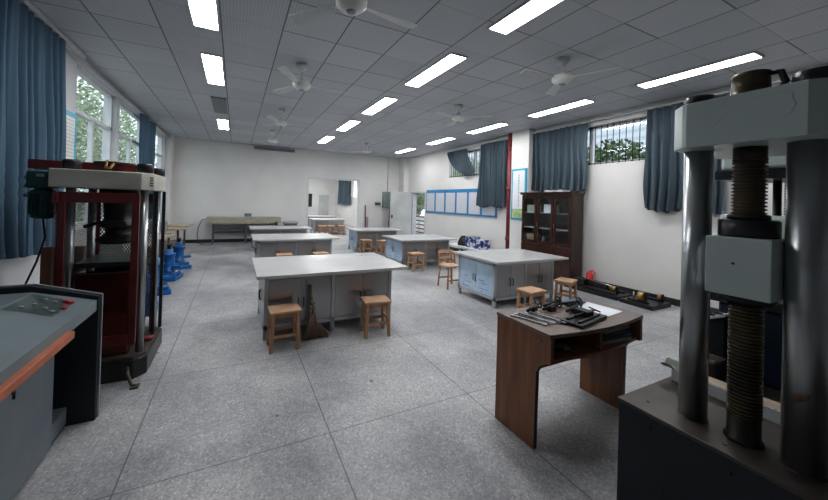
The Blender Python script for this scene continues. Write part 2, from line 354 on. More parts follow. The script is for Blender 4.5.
def window_right(n, y0, y1, z0, z1, pitch, lab):
    x0, x1 = XR + .08, XR + .15; f = .05
    b = B().box(x0, x1, y0, y0 + f, z0, z1).box(x0, x1, y1 - f, y1, z0, z1).box(x0, x1, y0, y1, z0, z0 + f).box(x0, x1, y0, y1, z1 - f, z1)
    ym = 4.64 if n == 5 else (y0 + y1) / 2
    b.box(x0, x1, ym - .04, ym + .04, z0, z1)
    w = struct(b.build('window_%d' % n, 'white_frame'), lab, 'window')
    B().quad((XR + .11, y0 + f, z0 + f), (XR + .11, y1 - f, z0 + f), (XR + .11, y1 - f, z1 - f), (XR + .11, y0 + f, z1 - f)).build('glass', 'glass', w)
    g = B(); y = y0 + .08
    while y < y1 - .03: g.tube([(XR + .05, y, z0), (XR + .05, y, z1)], .008, 6); y += pitch
    g.box(XR + .045, XR + .055, y0, y1, z0 + .02, z0 + .035).box(XR + .045, XR + .055, y0, y1, z1 - .035, z1 - .02)
    g.build('grille', 'black_metal', w)
window_right(5, *RW[0], .125, 'high barred window between the two wide blue curtains on the right wall')
window_right(6, *RW[1], .125, 'high barred window behind the gathered curtain on the right wall')
# doorway and open leaf
fr = B().box(XR - .01, XR + .2, DOOR[0] + .003, DOOR[0] + .05, 0, 2.1).box(XR - .01, XR + .2, DOOR[1] - .05, DOOR[1] - .003, 0, 2.1).box(XR - .01, XR + .2, DOOR[0] + .003, DOOR[1] - .003, 2.1, 2.147)
d = struct(fr.build('door_1', 'grey_rail'), 'open doorway at the far end of the right wall with its grey leaf swung inward', 'door')
leaf = B().box(6.02, 7.07, 12.6, 12.645, .02, 2.13).build('leaf', 'door_paint', d)
B().box(6.07, 6.12, 12.56, 12.6, .98, 1.12).build('handle', 'dark_handle', leaf)

# ------------------------------------------------------------------ ceiling lights, vent, fans
ordn = ['nearest', 'second', 'third', 'fourth', 'fifth']
def light(x, y, row, k):
    L = 1.35; W = .29
    t = thing('ceiling_light', 'bright rectangular ceiling light, %s of the %s row' % (ordn[k] + (' from the camera' if k else ''), row), 'light', (x, y, H - .02), 0, 'recessed ceiling light panels')
    b = B(); f = .02; z0, z1 = H - .022, H
    b.box(x, x + W, y, y + f, z0, z1).box(x, x + W, y + L - f, y + L, z0, z1).box(x, x + f, y + f, y + L - f, z0, z1).box(x + W - f, x + W, y + f, y + L - f, z0, z1)
    b.build('frame', 'lamp_rim', t)
    B().box(x + f, x + W - f, y + f, y + L - f, H - .016, H - .002).build('diffuser', 'lamp', t)
for k, y in enumerate((3.12, 5.27, 9.55)): light(-.52, y, 'left', k)
for k, y in enumerate((1.53, 3.57, 5.68, 7.78, 10.15)): light(2.53, y, 'middle', k)
for k, y in enumerate((1.70, 3.88, 6.02, 8.18, 10.6)): light(5.80, y, 'right', k)
t = thing('ceiling_vent', 'grey slatted air vent in the ceiling between two lights of the left row', 'vent', (-.38, 8.2, H - .02))
B().box(-.52, -.24, 7.5, 8.85, H - .02, H).build('backing', 'vent', t)
b = B()
for k in range(8): b.box(-.5 + k * .034, -.488 + k * .034, 7.53, 8.82, H - .028, H - .018)
b.build('slats', 'grey_plastic', t)

def fan(label, x, y, zh, ang, R):
    t = thing('ceiling_fan', label, 'ceiling fan', (x, y, zh), 0, 'white ceiling fans')
    B().lathe(x, y, [(.015, H - .12), (.075, H - .07), (.08, H)], 20).build('canopy', 'fan', t)
    B().tube([(x, y, zh + .06), (x, y, H - .09)], .013).build('rod', 'fan', t)
    B().lathe(x, y, [(.03, zh - .075), (.085, zh - .06), (.13, zh - .02), (.135, zh + .015), (.11, zh + .05), (.04, zh + .075), (.025, zh + .12)], 28).build('motor', 'fan', t)
    B().lathe(x, y, [(.0, zh - .088), (.035, zh - .085), (.045, zh - .07)], 18).build('cap', 'grey_plastic', t)
    for k in range(3):
        a = ang + k * 2 * PI / 3; c, s = math.cos(a), math.sin(a)
        def P(u, v, w=0): return (x + c * u - s * v, y + s * u + c * v, zh + w)
        br = B()
        prof = [(.17, .035), (.3, .052), (R * .7, .06), (R * .96, .068), (R, .05)]
        top = []; n = len(prof)
        vt = [[br.bm.verts.new(P(u, sg * hw, .012 * sg + dz)) for dz in (0, .006)] for u, hw in prof for sg in (-1, 1)]
        for i in range(n - 1):
            a0, b0, a1, b1 = vt[2 * i], vt[2 * i + 1], vt[2 * i + 2], vt[2 * i + 3]
            br.bm.faces.new((a0[1], b0[1], b1[1], a1[1])); br.bm.faces.new((a0[0], a1[0], b1[0], b0[0]))
            br.bm.faces.new((a0[0], a0[1], a1[1], a1[0])); br.bm.faces.new((b0[0], b1[0], b1[1], b0[1]))
        br.bm.faces.new((vt[0][0], vt[1][0], vt[1][1], vt[0][1])); br.bm.faces.new((vt[-2][0], vt[-2][1], vt[-1][1], vt[-1][0]))
        bl = br.build('blade', 'fan_blade', t)
        B().beam(P(.1, 0, .003), P(.24, 0, .008), .035, .006).build('blade_arm', 'fan', bl)
fan('large white ceiling fan nearest the camera, cut by the top of the picture', .83, 2.62, 3.36, .12, .66)
fan('white ceiling fan of the left row, second from the camera', .84, 4.98, 3.40, -.05, .66)
fan('white ceiling fan of the left row, third from the camera', .88, 7.75, 3.40, .0, .66)
fan('farthest white ceiling fan of the left row near the back wall', .95, 10.3, 3.40, .3, .66)
fan('white ceiling fan of the right row above the right steel worktable', 3.98, 3.0, 3.44, .9, .66)
fan('white ceiling fan between the middle and right light rows, halfway down', 4.08, 5.42, 3.44, 1.25, .66)
fan('farthest white ceiling fan of the right row', 4.1, 10.6, 3.42, .2, .66)

# ------------------------------------------------------------------ curtains
def curtain(label, x, y0, y1, z0, z1, folds, amp, mat, seed, flare=0., ragged=.03, sx=1):
    r = random.Random(seed); ph = [r.uniform(0, 6.28) for _ in range(5)]
    fa = [r.uniform(.6, 1.3) for _ in range(folds + 2)]
    def fn(u, v):
        yy = y0 + (y1 - y0) * u; g = u + .012 * math.sin(7 * v + ph[0]) * v
        ph_ = g * folds * 2 * PI; i = int(max(0, min(folds, g * folds)))
        a = amp * (.45 + .7 * v) * (fa[i] * (1 - (g * folds - i)) + fa[i + 1] * (g * folds - i) if 0 <= i <= folds else 1)
        d = a * (math.sin(ph_ + ph[1]) + .35 * math.sin(2.3 * ph_ + ph[2] + v * 2)) + .02 * math.sin(3 * v + ph[3] + g * 9)
        yc = (y0 + y1) / 2
        yy += (yy - yc) * flare * v + .018 * math.sin(ph_ * 2 + ph[4]) * v
        zb = z0 + ragged * math.sin(g * 11 + ph[0]) + ragged * .6 * math.sin(ph_ + 1)
        return (x + sx * d, yy, z1 + (zb - z1) * v)
    o = B().grid(fn, folds * 14, 22).build('curtain', mat, keep=True)
    return tag(o, label, 'curtain')
curtain('long pale-blue curtain hanging in the near left corner behind the console', XL + .12, 2.3, 5.55, 1.03, 3.62, 20, .055, 'curtain_left', 3, .0, .03)
curtain('narrow dark blue curtain between the left windows behind the small press', XL + .1, 9.45, 10.8, 1.1, 3.6, 7, .05, 'curtain_left', 5)
curtain('wide blue-grey curtain behind the dark bookcase', XR - .1, 4.6, 6.06, 2.08, 3.58, 9, .055, 'curtain', 11, .02)
curtain('blue-grey curtain hanging right of the barred window beside the large press', XR - .1, 2.35, 3.45, 1.68, 3.58, 8, .062, 'curtain', 12, .03)
curtain('blue-grey curtain hanging left of the red pipe over the notice board', XR - .14, 6.93, 8.06, 1.63, 3.58, 8, .065, 'curtain', 13, .02)
def swag(u, v):
    ty, tz = 9.9 - 1.15 * u, 3.55
    by, bz = 8.75 - .42 * u, 2.62 + .12 * u
    s = v; sag = .34 * math.sin(PI * v) * (1 - .75 * u)
    d = .05 * math.sin(u * 7 * 2 * PI + v)
    return (XR - .12 + d, ty + (by - ty) * s ** 1.5, tz + (bz - tz) * s - sag * .35)
tag(B().grid(swag, 70, 24).build('curtain', 'curtain', keep=True), 'bunched blue-grey curtain swept aside and knotted at the far high window', 'curtain')

# ------------------------------------------------------------------ wall things
t = thing('notice_board', 'long blue framed notice board with six printed sheets on the right wall', 'notice board', (XR, 9.45, 1.3))
y0, y1, z0, z1 = 7.42, 11.4, 1.3, 2.2
b = B().box(XR - .03, XR - .004, y0, y1, z0, z1)
b.build('frame', 'blue_frame', t)
pw = (y1 - y0) / 6
for k in range(6): B().box(XR - .034, XR - .0305, y0 + pw * k + .05, y0 + pw * (k + 1) - .05, z0 + .06, z1 - .12).build('printed_sheet', 'paper_print', t)
t = thing('poster', 'tall blue framed poster with a vertical line of writing on the pillar', 'poster', (6.88, 6.4, 1.3))
B().box(6.852, 6.876, 6.13, 6.63, 1.3, 2.68).build('frame', 'blue_frame2', t)
B().box(6.848, 6.8515, 6.18, 6.58, 1.35, 2.63).build('sheet', 'white_paper', t)
B().box(6.845, 6.8475, 6.18, 6.58, 1.35, 1.6).build('landscape_picture', 'poster_land', t)
b = B()
for k in range(13): 
    z = 2.5 - k * .068
    b.box(6.844, 6.8475, 6.355, 6.39, z, z + .012).box(6.844, 6.8475, 6.367, 6.377, z - .022, z + .022).box(6.844, 6.8475, 6.35, 6.36, z - .018, z - .004)
b.build('writing', 'brass', t)
t = thing('poster', 'blue framed poster on the left wall between the big curtain and the window', 'poster', (XL, 6.0, 1.9))
B().box(XL + .004, XL + .03, 5.72, 6.24, 1.75, 2.82).build('frame', 'blue_frame2', t)
B().box(XL + .0305, XL + .034, 5.79, 6.17, 1.82, 2.75).build('sheet', 'poster_print', t)
t = thing('standing_pipe', 'dark red vertical pipe from floor to ceiling beside the pillar', 'pipe', (6.98, 7.0, 0))
B().tube([(6.98, 6.83, 0), (6.98, 6.83, H)], .066, 20).build('pipe', 'red_pipe', t)
b = B()
for z in (.75, 2.15, 3.3): b.lathe(6.98, 6.83, [(.067, z - .05), (.084, z - .045), (.084, z + .045), (.067, z + .05)], 20)
b.build('coupling', 'red_pipe', t)
t = thing('screen_housing', 'long narrow grey roller-screen case high on the back wall', 'projector screen', (1.3, YB, 3.5))
B().box(.58, 2.06, YB - .1, YB - .005, 3.55, 3.64).build('case', 'vent', t, .01)
B().box(.56, .59, YB - .11, YB - .002, 3.54, 3.65).box(2.05, 2.08, YB - .11, YB - .002, 3.54, 3.65).build('end_cap', 'grey_plastic', t)
t = thing('electrical_box', 'grey-green electrical box on the back wall beside the open door leaf', 'electrical box', (6.2, YB, 1.4))
bx = B().box(6.02, 6.45, YB - .14, YB - .003, 1.42, 2.12).build('housing', 'box_grey', t, .006)
B().box(6.04, 6.43, YB - .147, YB - .141, 1.45, 2.09).build('cover', 'box_grey', t)
B().box(6.38, 6.4, YB - .155, YB - .148, 1.7, 1.8).build('latch', 'dark_handle', t)
b = B().tube([(6.26, YB - .03, 2.12), (6.26, YB - .03, H)], .022, 8)
for z in (2.5, 3.2): b.box(6.22, 6.3, YB - .055, YB - .002, z, z + .04)
b.build('conduit', 'grey_rail', t)
b = B().tube([(6.4, YB - .03, 1.42), (6.4, YB - .03, 0)], .03, 8); b.box(6.36, 6.44, YB - .07, YB - .002, .7, .76)
b.build('lower_conduit', 'bench_leg', t)
t = thing('wall_device', 'small dark device fixed to the back wall left of the electrical box', 'wall device', (5.8, YB, 1.55))
B().box(5.66, 5.92, YB - .1, YB - .003, 1.6, 1.66).build('bracket', 'grey_plastic', t)
B().box(5.68, 5.8, YB - .12, YB - .005, 1.52, 1.6).box(5.82, 5.91, YB - .1, YB - .005, 1.53, 1.6).build('body', 'black_metal', t, .008)
t = thing('standing_rod', 'thin reddish rod leaning on the back wall right of the opening', 'rod', (5.2, YB - .1, 0))
B().tube([(5.22, YB - .12, 0), (5.2, YB - .03, 1.5)], .022, 8).build('rod', 'red_pipe', t)
B().box(5.24, 5.33, YB - .1, YB - .02, .0, .98).build('white_strip', 'grey_plastic', t)

# ------------------------------------------------------------------ steel worktables
def worktable(label, x0, x1, y0, y1, side='film', zt=.73, doors=4, depth_in=.14):
    t = thing('steel_worktable', label, 'worktable', ((x0 + x1) / 2, (y0 + y1) / 2, 0), 0, 'steel cabinet worktables')
    bx0, bx1, by0, by1 = x0 + .1, x1 - .16, y0 + depth_in, y1 - .06
    zb, zc = .12, zt - .045
    B().box(x0, x1, y0, y1, zt - .018, zt).box(x0, x1, y0, y0 + .012, zt - .032, zt - .0185).box(x0, x1, y1 - .012, y1, zt - .032, zt - .0185).box(x0, x0 + .012, y0 + .012, y1 - .012, zt - .032, zt - .0185).box(x1 - .012, x1, y0 + .012, y1 - .012, zt - .032, zt - .0185).build('worktop', 'steel_top', t)
    f = .045; b = B()
    for x in (bx0, bx1 - f):
        b.box(x, x + f, by0, by0 + f, zb, zc).box(x, x + f, by1 - f, by1, zb, zc)
    xm = (bx0 + bx1) / 2; b.box(xm - f / 2, xm + f / 2, by0, by0 + f, zb, zc)
    b.box(bx0, bx1, by0, by0 + f, zb, zb + f).box(bx0, bx1, by0, by0 + f, zc - f, zc).box(bx0, bx0 + f, by0, by1, zb, zb + f).box(bx0, bx0 + f, by0, by1, zc - f, zc).box(bx1 - f, bx1, by0, by1, zb, zb + f).box(bx0, bx1, by1 - f, by1, zb, zb + f)
    b.build('frame', 'steel_frame', t)
    B().box(bx0 + .01, bx1 - .01, by0 + .02, by1 - .01, zb + .01, zt - .02).build('cabinet_body', 'steel', t)
    for x in (bx0, xm - f / 2, bx1 - f):
        for y in (by0, by1 - f):
            B().box(x, x + f, y, y + f, 0, zb).build('leg', 'steel_frame', t)
    # doors on the front (towards the camera)
    for hlf in range(2):
        a0 = (bx0 + f, xm + f / 2)[hlf]; a1 = (xm - f / 2, bx1 - f)[hlf]; m = (a0 + a1) / 2
        for sgn, (c0, c1) in ((1, (a0 + .004, m - .003)), (-1, (m + .003, a1 - .004))):
            d = B().box(c0, c1, by0 + .006, by0 + .019, zb + f + .004, zc - f - .004).build('door', 'steel', t, .003)
            hx = c1 - .03 if sgn > 0 else c0 + .03
            hh = B().tube([(hx, by0 + .006, .47), (hx, by0 - .018, .455), (hx, by0 - .018, .36), (hx, by0 + .006, .345)], .007, 8).build('handle', 'dark_handle', d)
    # end towards the left
    m = (by0 + by1) / 2
    for sgn, (c0, c1) in ((1, (by0 + f + .004, m - .003)), (-1, (m + .003, by1 - f - .004))):
        d = B().box(bx0 + .002, bx0 + .009, c0, c1, zb + f + .004, zc - f - .004).build('end_panel', 'film' if side == 'film' else 'steel', t, .002)
        hy = c1 - .03 if sgn > 0 else c0 + .03
        if side == 'film':
            b = B()
            rr = random.Random(int(x0 * 10) + sgn)
            for k in range(5):
                b.box(bx0 - .0005, bx0 + .0015, c0 + .12 + rr.uniform(-.03, .2), c0 + .2 + rr.uniform(0, .15), .2 + k * .045, .205 + k * .045 + rr.uniform(0, .012))
            b.build('printed_marks', 'film_ink', d)
        B().tube([(bx0 + .002, hy, .47), (bx0 - .02, hy, .455), (bx0 - .02, hy, .36), (bx0 + .002, hy, .345)], .007, 8).build('handle', 'dark_handle', d)
    return t
worktable('grey steel worktable nearest the camera with a broom leaning on its front', .24, 2.18, 3.92, 5.2, 'steel', .805, depth_in=.2)
worktable('second grey steel worktable of the left row, right behind the front one', .38, 2.36, 7.8, 9.05, 'steel', .75)
worktable('farthest grey steel worktable of the left row, in front of the long wall bench', .42, 2.32, 10.85, 11.95, 'steel')
worktable('steel worktable at right with blue-filmed end, in front of the bookcase', 3.75, 5.42, 3.86, 5.04, 'film', .785, depth_in=.17)
worktable('steel worktable with blue-filmed end between notice board and front worktable', 3.78, 5.48, 7.2, 8.42)
worktable('far steel worktable with blue-filmed end beside the opening and the open door', 3.5, 5.22, 9.88, 10.9)
worktable('steel worktable standing in the adjoining room seen through the opening', 3.35, 5.1, 15.5, 16.6, 'steel')
worktable('second steel worktable deeper in the adjoining room', 3.7, 5.5, 18.3, 19.3, 'steel')

# ------------------------------------------------------------------ stools
def make_stool(label):
    t = thing('wooden_stool', label, 'stool', (0, 0, 0), 0, 'small wooden stools')
    z = .445
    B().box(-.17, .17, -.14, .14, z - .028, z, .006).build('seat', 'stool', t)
    legs = {}
    for sx in (-1, 1):
        for sy in (-1, 1):
            top = (sx * .13, sy * .105, z - .028); bot = (sx * .15, sy * .125, 0)
            bb = B(); w = .019
            vs = [bb.bm.verts.new((p[0] + a * w, p[1] + c * w, p[2])) for p in (bot, top) for a, c in ((-1, -1), (1, -1), (1, 1), (-1, 1))]
            for f in ((3, 2, 1, 0), (4, 5, 6, 7), (0, 1, 5, 4), (1, 2, 6, 5), (2, 3, 7, 6), (3, 0, 4, 7)): bb.bm.faces.new([vs[i] for i in f])
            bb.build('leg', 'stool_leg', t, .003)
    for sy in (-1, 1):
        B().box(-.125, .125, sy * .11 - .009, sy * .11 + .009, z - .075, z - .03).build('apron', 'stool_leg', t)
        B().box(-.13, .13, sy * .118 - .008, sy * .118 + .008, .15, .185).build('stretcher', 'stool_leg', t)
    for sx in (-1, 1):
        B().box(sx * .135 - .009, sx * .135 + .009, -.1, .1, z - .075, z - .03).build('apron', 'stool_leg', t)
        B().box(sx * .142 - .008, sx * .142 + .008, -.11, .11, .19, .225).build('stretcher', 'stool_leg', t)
    return t
st = make_stool('light wooden stool left of the broom, in front of the nearest worktable')
st.location = (.54, 3.87, 0); st.rotation_euler.z = 0.03
SP = [(1.66, 3.83, -.12, 'light wooden stool right of the broom, in front of the nearest worktable'),
      (4.05, 3.47, .05, 'wooden stool at the middle of the right worktable, just behind the brown desk'),
      (5.17, 3.72, .35, 'wooden stool at the right corner of the right worktable near the bookcase'),
      (4.08, 6.98, .05, 'wooden stool before the left half of the middle-distance right worktable'),
      (5.05, 7.0, .2, 'wooden stool partly hidden behind the wooden chair, at the middle-distance worktable'),
      (1.02, 7.6, 0, 'wooden stool half hidden behind the front worktable, at the left'),
      (1.84, 7.6, .1, 'wooden stool half hidden behind the front worktable, at the right'),
      (3.82, 9.75, .1, 'wooden stool at the left of the farthest right-hand worktable'),
      (4.3, 9.5, .3, 'wooden stool just right of its twin at the farthest right-hand worktable'),
      (3.75, 15.3, 0, 'leftmost wooden stool at the table in the adjoining room'),
      (4.15, 15.3, .1, 'middle wooden stool at the table in the adjoining room'),
      (4.7, 15.3, 0, 'rightmost wooden stool at the table in the adjoining room')]
for x, y, rz, lab in SP: dup(st, (x, y, 0), rz, lab)
# chair with a slatted back
t = thing('wooden_chair', 'low wooden chair with an open back at the left end of the right worktable', 'chair', (3.98, 5.42, 0))
cx, cy = 3.98, 5.42
B().box(cx - .17, cx + .17, cy - .17, cy + .17, .42, .45, .006).build('seat', 'stool', t)
for sx in (-1, 1):
    B().beam((cx + sx * .17, cy - .17, 0), (cx + sx * .14, cy - .14, .42), .034).build('leg', 'stool_leg', t)
    B().beam((cx + sx * .17, cy + .17, 0), (cx + sx * .14, cy + .15, .42), .034).build('leg', 'stool_leg', t)
    B().beam((cx + sx * .15, cy + .155, .42), (cx + sx * .15, cy + .2, .72), .03).build('back_post', 'stool_leg', t)
B().box(cx - .17, cx + .17, cy + .175, cy + .2, .66, .72).build('top_rail', 'stool', t)
B().box(cx - .14, cx + .14, cy + .165, cy + .185, .55, .58).build('back_rail', 'stool', t)
for q in (-1, 1): B().box(cx - .15, cx + .15, cy + q * .158 - .008, cy + q * .158 + .008, .15, .18).build('stretcher', 'stool_leg', t)

# broom
t = thing('broom', 'straw broom leaning with its bristles down against the front worktable between two stools', 'broom', (.95, 3.98, 0))
B().tube([(.86, 4.045, .64), (.87, 4.02, .5), (.89, 3.99, .3)], [.022, .02, .024], 8).build('handle', 'broom_handle', t)
bb = B(); rr = random.Random(4)
for k in range(230):
    a = rr.uniform(-1, 1); c = rr.uniform(-1, 1)
    top = Vector((.878 + a * .012, 4.0 + c * .012, rr.uniform(.34, .46)))
    mid = Vector((.9 + a * .045, 3.985 + c * .022, .2))
    bot = Vector((.935 + a * .155 + rr.uniform(-.01, .01), 3.955 + c * .045, rr.uniform(.0, .045)))
    bb.tube([top, mid, bot], [.004, .004, .003], 4)
bb.build('bristles', 'straw', t)
b = B()
for z in (.3, .36, .42): b.lathe(.888, 3.998, [(.034, z - .008), (.037, z), (.034, z + .008)], 12)
b.build('binding', 'broom_handle', t)

# ------------------------------------------------------------------ bookcase
BX0, BX1, BY0, BY1, BZ = 6.62, 7.02, 4.68, 6.05, 2.03
t = thing('bookcase', 'dark mahogany bookcase with three arched glass doors against the right wall', 'bookcase', (6.82, 5.35, 0))
b = B().box(BX0 + .03, BX1, BY0, BY0 + .03, .08, BZ - .06).box(BX0 + .03, BX1, BY1 - .03, BY1, .08, BZ - .06).box(BX1 - .015, BX1, BY0 + .03, BY1 - .03, .08, BZ - .06)
b.box(BX0 + .03, BX1 - .02, BY0 + .03, BY1 - .03, .08, .11).box(BX0 + .03, BX1 - .02, BY0 + .03, BY1 - .03, .74, .77).box(BX0 + .03, BX1 - .02, BY0 + .03, BY1 - .03, BZ - .09, BZ - .06)
b.build('carcass', 'bookcase_side', t)
B().box(BX0 - .03, BX1, BY0 - .025, BY1 + .025, BZ - .06, BZ - .02).box(BX0 - .045, BX1, BY0 - .035, BY1 + .035, BZ - .02, BZ).build('cornice', 'bookcase', t, .004)
B().box(BX0 + .0, BX1, BY0 + .01, BY1 - .01, 0, .08).build('plinth', 'bookcase', t)
for z in (1.15, 1.52): B().box(BX0 + .05, BX1 - .02, BY0 + .03, BY1 - .03, z, z + .018).build('shelf', 'grey_plastic', t)
dw = (BY1 - BY0) / 3
for k in range(3):
    a, c = BY0 + k * dw + .006, BY0 + (k + 1) * dw - .006
    # upper door: frame with arched opening
    z0, z1 = .79, BZ - .07; s = .06; zc = z1 - .2; m = (a + c) / 2; hw = (c - a) / 2 - s
    b = B().box(BX0 + .008, BX0 + .028, a, a + s, z0, z1).box(BX0 + .008, BX0 + .028, c - s, c, z0, z1).box(BX0 + .008, BX0 + .028, a + s, c - s, z0, z0 + .07)
    n = 12; arc = [(m + hw * math.cos(PI * i / n), zc + .13 * math.sin(PI * i / n)) for i in range(n + 1)]
    poly = [(c - s, z1), (c - s, zc)] + arc[1:-1] + [(a + s, zc), (a + s, z1)]
    for i in range(n):
        (ya, za), (yb, zb_) = arc[i], arc[i + 1]
        b.prism([(ya, za), (ya, z1), (yb, z1), (yb, zb_)], BX0 + .008, BX0 + .028, 'x')
    d = b.build('door', 'bookcase', t)
    B().quad((BX0 + .018, a + s, z0 + .07), (BX0 + .018, c - s, z0 + .07), (BX0 + .018, c - s, z1 - .05), (BX0 + .018, a + s, z1 - .05)).build('glass', 'glass', d)
    B().tube([(BX0 + .008, c - .03, 1.2), (BX0 - .012, c - .03, 1.21), (BX0 - .012, c - .03, 1.28), (BX0 + .008, c - .03, 1.29)], .006, 6).build('handle', 'brass', d)
    d = B().box(BX0 + .008, BX0 + .028, a, c, .1, .77).build('lower_door', 'bookcase', t, .003)
    B().box(BX0 + .002, BX0 + .0075, a + .07, c - .07, .18, .7).build('raised_panel', 'bookcase', d, .004)
def small(name, label, cat, b, mat, group=None, bev=0.): return tag(b.build(name, mat, bevel=bev), label, cat, group)
small('cardboard_box', 'grey-brown printed carton on the lower shelf of the bookcase at left', 'box', B().box(6.72, 6.9, 5.72, 5.95, .772, 1.0), 'board_wood')
small('paper_stack', 'pale stack of papers on the upper bookcase shelf at left', 'papers', B().box(6.7, 6.92, 5.7, 5.94, 1.539, 1.72), 'green_scrap')
small('paper_stack', 'pale stack of papers on the upper shelf behind the middle bookcase door', 'papers', B().box(6.7, 6.92, 5.2, 5.45, 1.539, 1.74), 'white_paper')
small('glass_jar', 'small jar standing behind the middle bookcase door', 'jar', B().lathe(6.78, 5.5, [(.04, .771), (.04, .9), (.028, .93), (.03, .95)], 14), 'grey_plastic')
small('storage_box', 'flat pale box lying on top of the bookcase', 'box', B().box(6.7, 6.95, 4.95, 5.45, BZ + .001, BZ + .05), 'grey_rail', None, .005)

# ------------------------------------------------------------------ things on the floor along the right wall
t = thing('low_bench', 'low white bench against the right wall by the red pipe', 'bench', (6.75, 8.2, 0))
B().box(6.45, 7.05, 7.45, 9.1, .3, .34).build('top', 'white_frame', t, .004)
for x in (6.5, 6.96):
    for y in (7.52, 8.98): B().box(x, x + .04, y, y + .04, 0, .3).build('leg', 'white_frame', t)
small('carton', 'blue and white printed carton on the low bench, nearest the red pipe', 'box', B().box(6.6, 6.95, 7.5, 7.86, .341, .62), 'blue_print_box', None, .004)
small('carton', 'blue and white printed carton on the low bench, middle of the pile', 'box', B().box(6.62, 6.95, 7.94, 8.25, .341, .66), 'blue_print_box', None, .004)
b = B(); rr = random.Random(2)
def bag(u, v):
    a = u * 2 * PI; h = v; r = (.2 * (1 - .55 * h ** 2)) * (1 + .1 * math.sin(3 * a) + .06 * math.sin(5 * a + 4 * h))
    return (6.75 + r * .8 * math.cos(a), 8.5 + r * math.sin(a), .342 + .3 * h)
b.grid(bag, 24, 8); small('bag', 'crumpled black bag at the far end of the low bench', 'bag', b, 'black_metal')
small('sheet_scrap', 'pale green scrap on top of the printed cartons', 'paper', B().box(6.65, 6.85, 7.9, 8.12, .662, .69), 'green_scrap')

def track_base(label, x0, x1, y0, y1):
    t = thing('apparatus_base', label, 'apparatus base', ((x0 + x1) / 2, (y0 + y1) / 2, 0), 0, 'black apparatus bases on the floor')
    B().box(x0, x1, y0, y1, 0, .07).build('base_plate', 'black_metal', t, .006)
    B().box(x0 + .06, x0 + .11, y0 + .1, y1 - .1, .07, .1).box(x1 - .11, x1 - .06, y0 + .1, y1 - .1, .07, .1).build('rail', 'black_metal', t)
    return t
def roller(t, x, y, r, w, axis='y', mat='brass', z0=.1):
    pts = [(x, y - w / 2, z0 + r), (x, y + w / 2, z0 + r)] if axis == 'y' else [(x - w / 2, y, z0 + r), (x + w / 2, y, z0 + r)]
    B().tube(pts, r, 16).build('roller', mat, t)
    B().box(x - .03, x + .03, y - w / 2 - .02, y - w / 2 - .002, .07, z0 + r * 2.1).build('bracket', 'black_metal', t)
t = track_base('long black apparatus base with brass roller on the floor by the bookcase', 6.35, 6.85, 3.55, 4.62)
roller(t, 6.55, 3.72, .055, .09); B().beam((6.5, 3.82, .17), (6.6, 4.5, .2), .07, .08).build('arm', 'black_metal', t)
B().tube([(6.7, 3.75, .15), (6.7, 4.4, .18)], .03, 12).build('shaft', 'tool_steel', t)
B().box(6.45, 6.6, 4.25, 4.5, .1, .22).build('motor_block', 'black_metal', t, .01)
t = track_base('short black apparatus base with two brass pieces, nearest along the right wall', 6.33, 6.93, 2.98, 3.5)
roller(t, 6.45, 3.2, .075, .1); roller(t, 6.82, 3.1, .05, .05)
B().tube([(6.55, 3.38, .07), (6.55, 3.38, .2)], .012, 8).build('pin', 'tool_steel', t)
t = thing('red_pump', 'small red hand pump on the floor beside the bookcase', 'pump', (6.72, 4.55, .1))
B().lathe(6.95, 4.45, [(.09, 0), (.09, .05), (.07, .07), (.07, .26), (.04, .3), (.02, .33)], 16).build('body', 'red', t)
B().tube([(6.95, 4.45, .3), (6.93, 4.38, .36), (6.9, 4.3, .3)], .014, 8).build('handle', 'red', t)

# ------------------------------------------------------------------ far benches
t = thing('long_bench', 'long bench with thick beige top against the back wall', 'bench', (.35, 13.2, 0))
B().box(-.9, 1.58, 12.95, 13.42, .78, .96).build('top', 'bench_beige', t, .005)
B().box(-.85, 1.3, 12.9, 12.95, .72, .78).build('edge_strip', 'board_wood', t)
for x in (-.72, .35, 1.42):
    for y in (12.98, 13.34): B().box(x, x + .05, y, y + .05, 0, .78).build('leg', 'bench_leg', t)
B().box(-.7, 1.42, 13.2, 13.24, .35, .42).box(-.7, 1.42, 13.0, 13.4, .5, .52).build('stretcher', 'bench_leg', t)
t = thing('meter_box', 'small grey instrument box standing on the long beige bench', 'instrument', (.45, 13.2, .96))
B().box(.3, .55, 13.05, 13.3, .961, 1.1).build('housing', 'grey_plastic', t, .01)
B().tube([(.37, 13.045, 1.04), (.37, 13.03, 1.04)], .03, 12).tube([(.48, 13.045, 1.04), (.48, 13.03, 1.04)], .03, 12).build('dial', 'black_metal', t)
t = thing('instrument_box', 'flat grey box with rounded lid beyond the farthest left-row worktable', 'box', (1.9, 12.9, 0))
B().box(1.72, 2.15, 12.8, 13.2, 0, .72).build('stand', 'bench_leg', t)
B().box(1.68, 2.2, 12.78, 13.22, .72, .8).build('lid', 'grey_plastic', t, .03)
small('cable', 'thin dark cable looping down at the left end of the long bench', 'cable', B().tube([(-.92, 13.2, .88), (-1.05, 13.15, .85), (-1.15, 13.1, .6), (-1.18, 13.1, .3), (-1.12, 13.05, .05), (-1.0, 12.9, .012)], .012, 6), 'dark_handle')

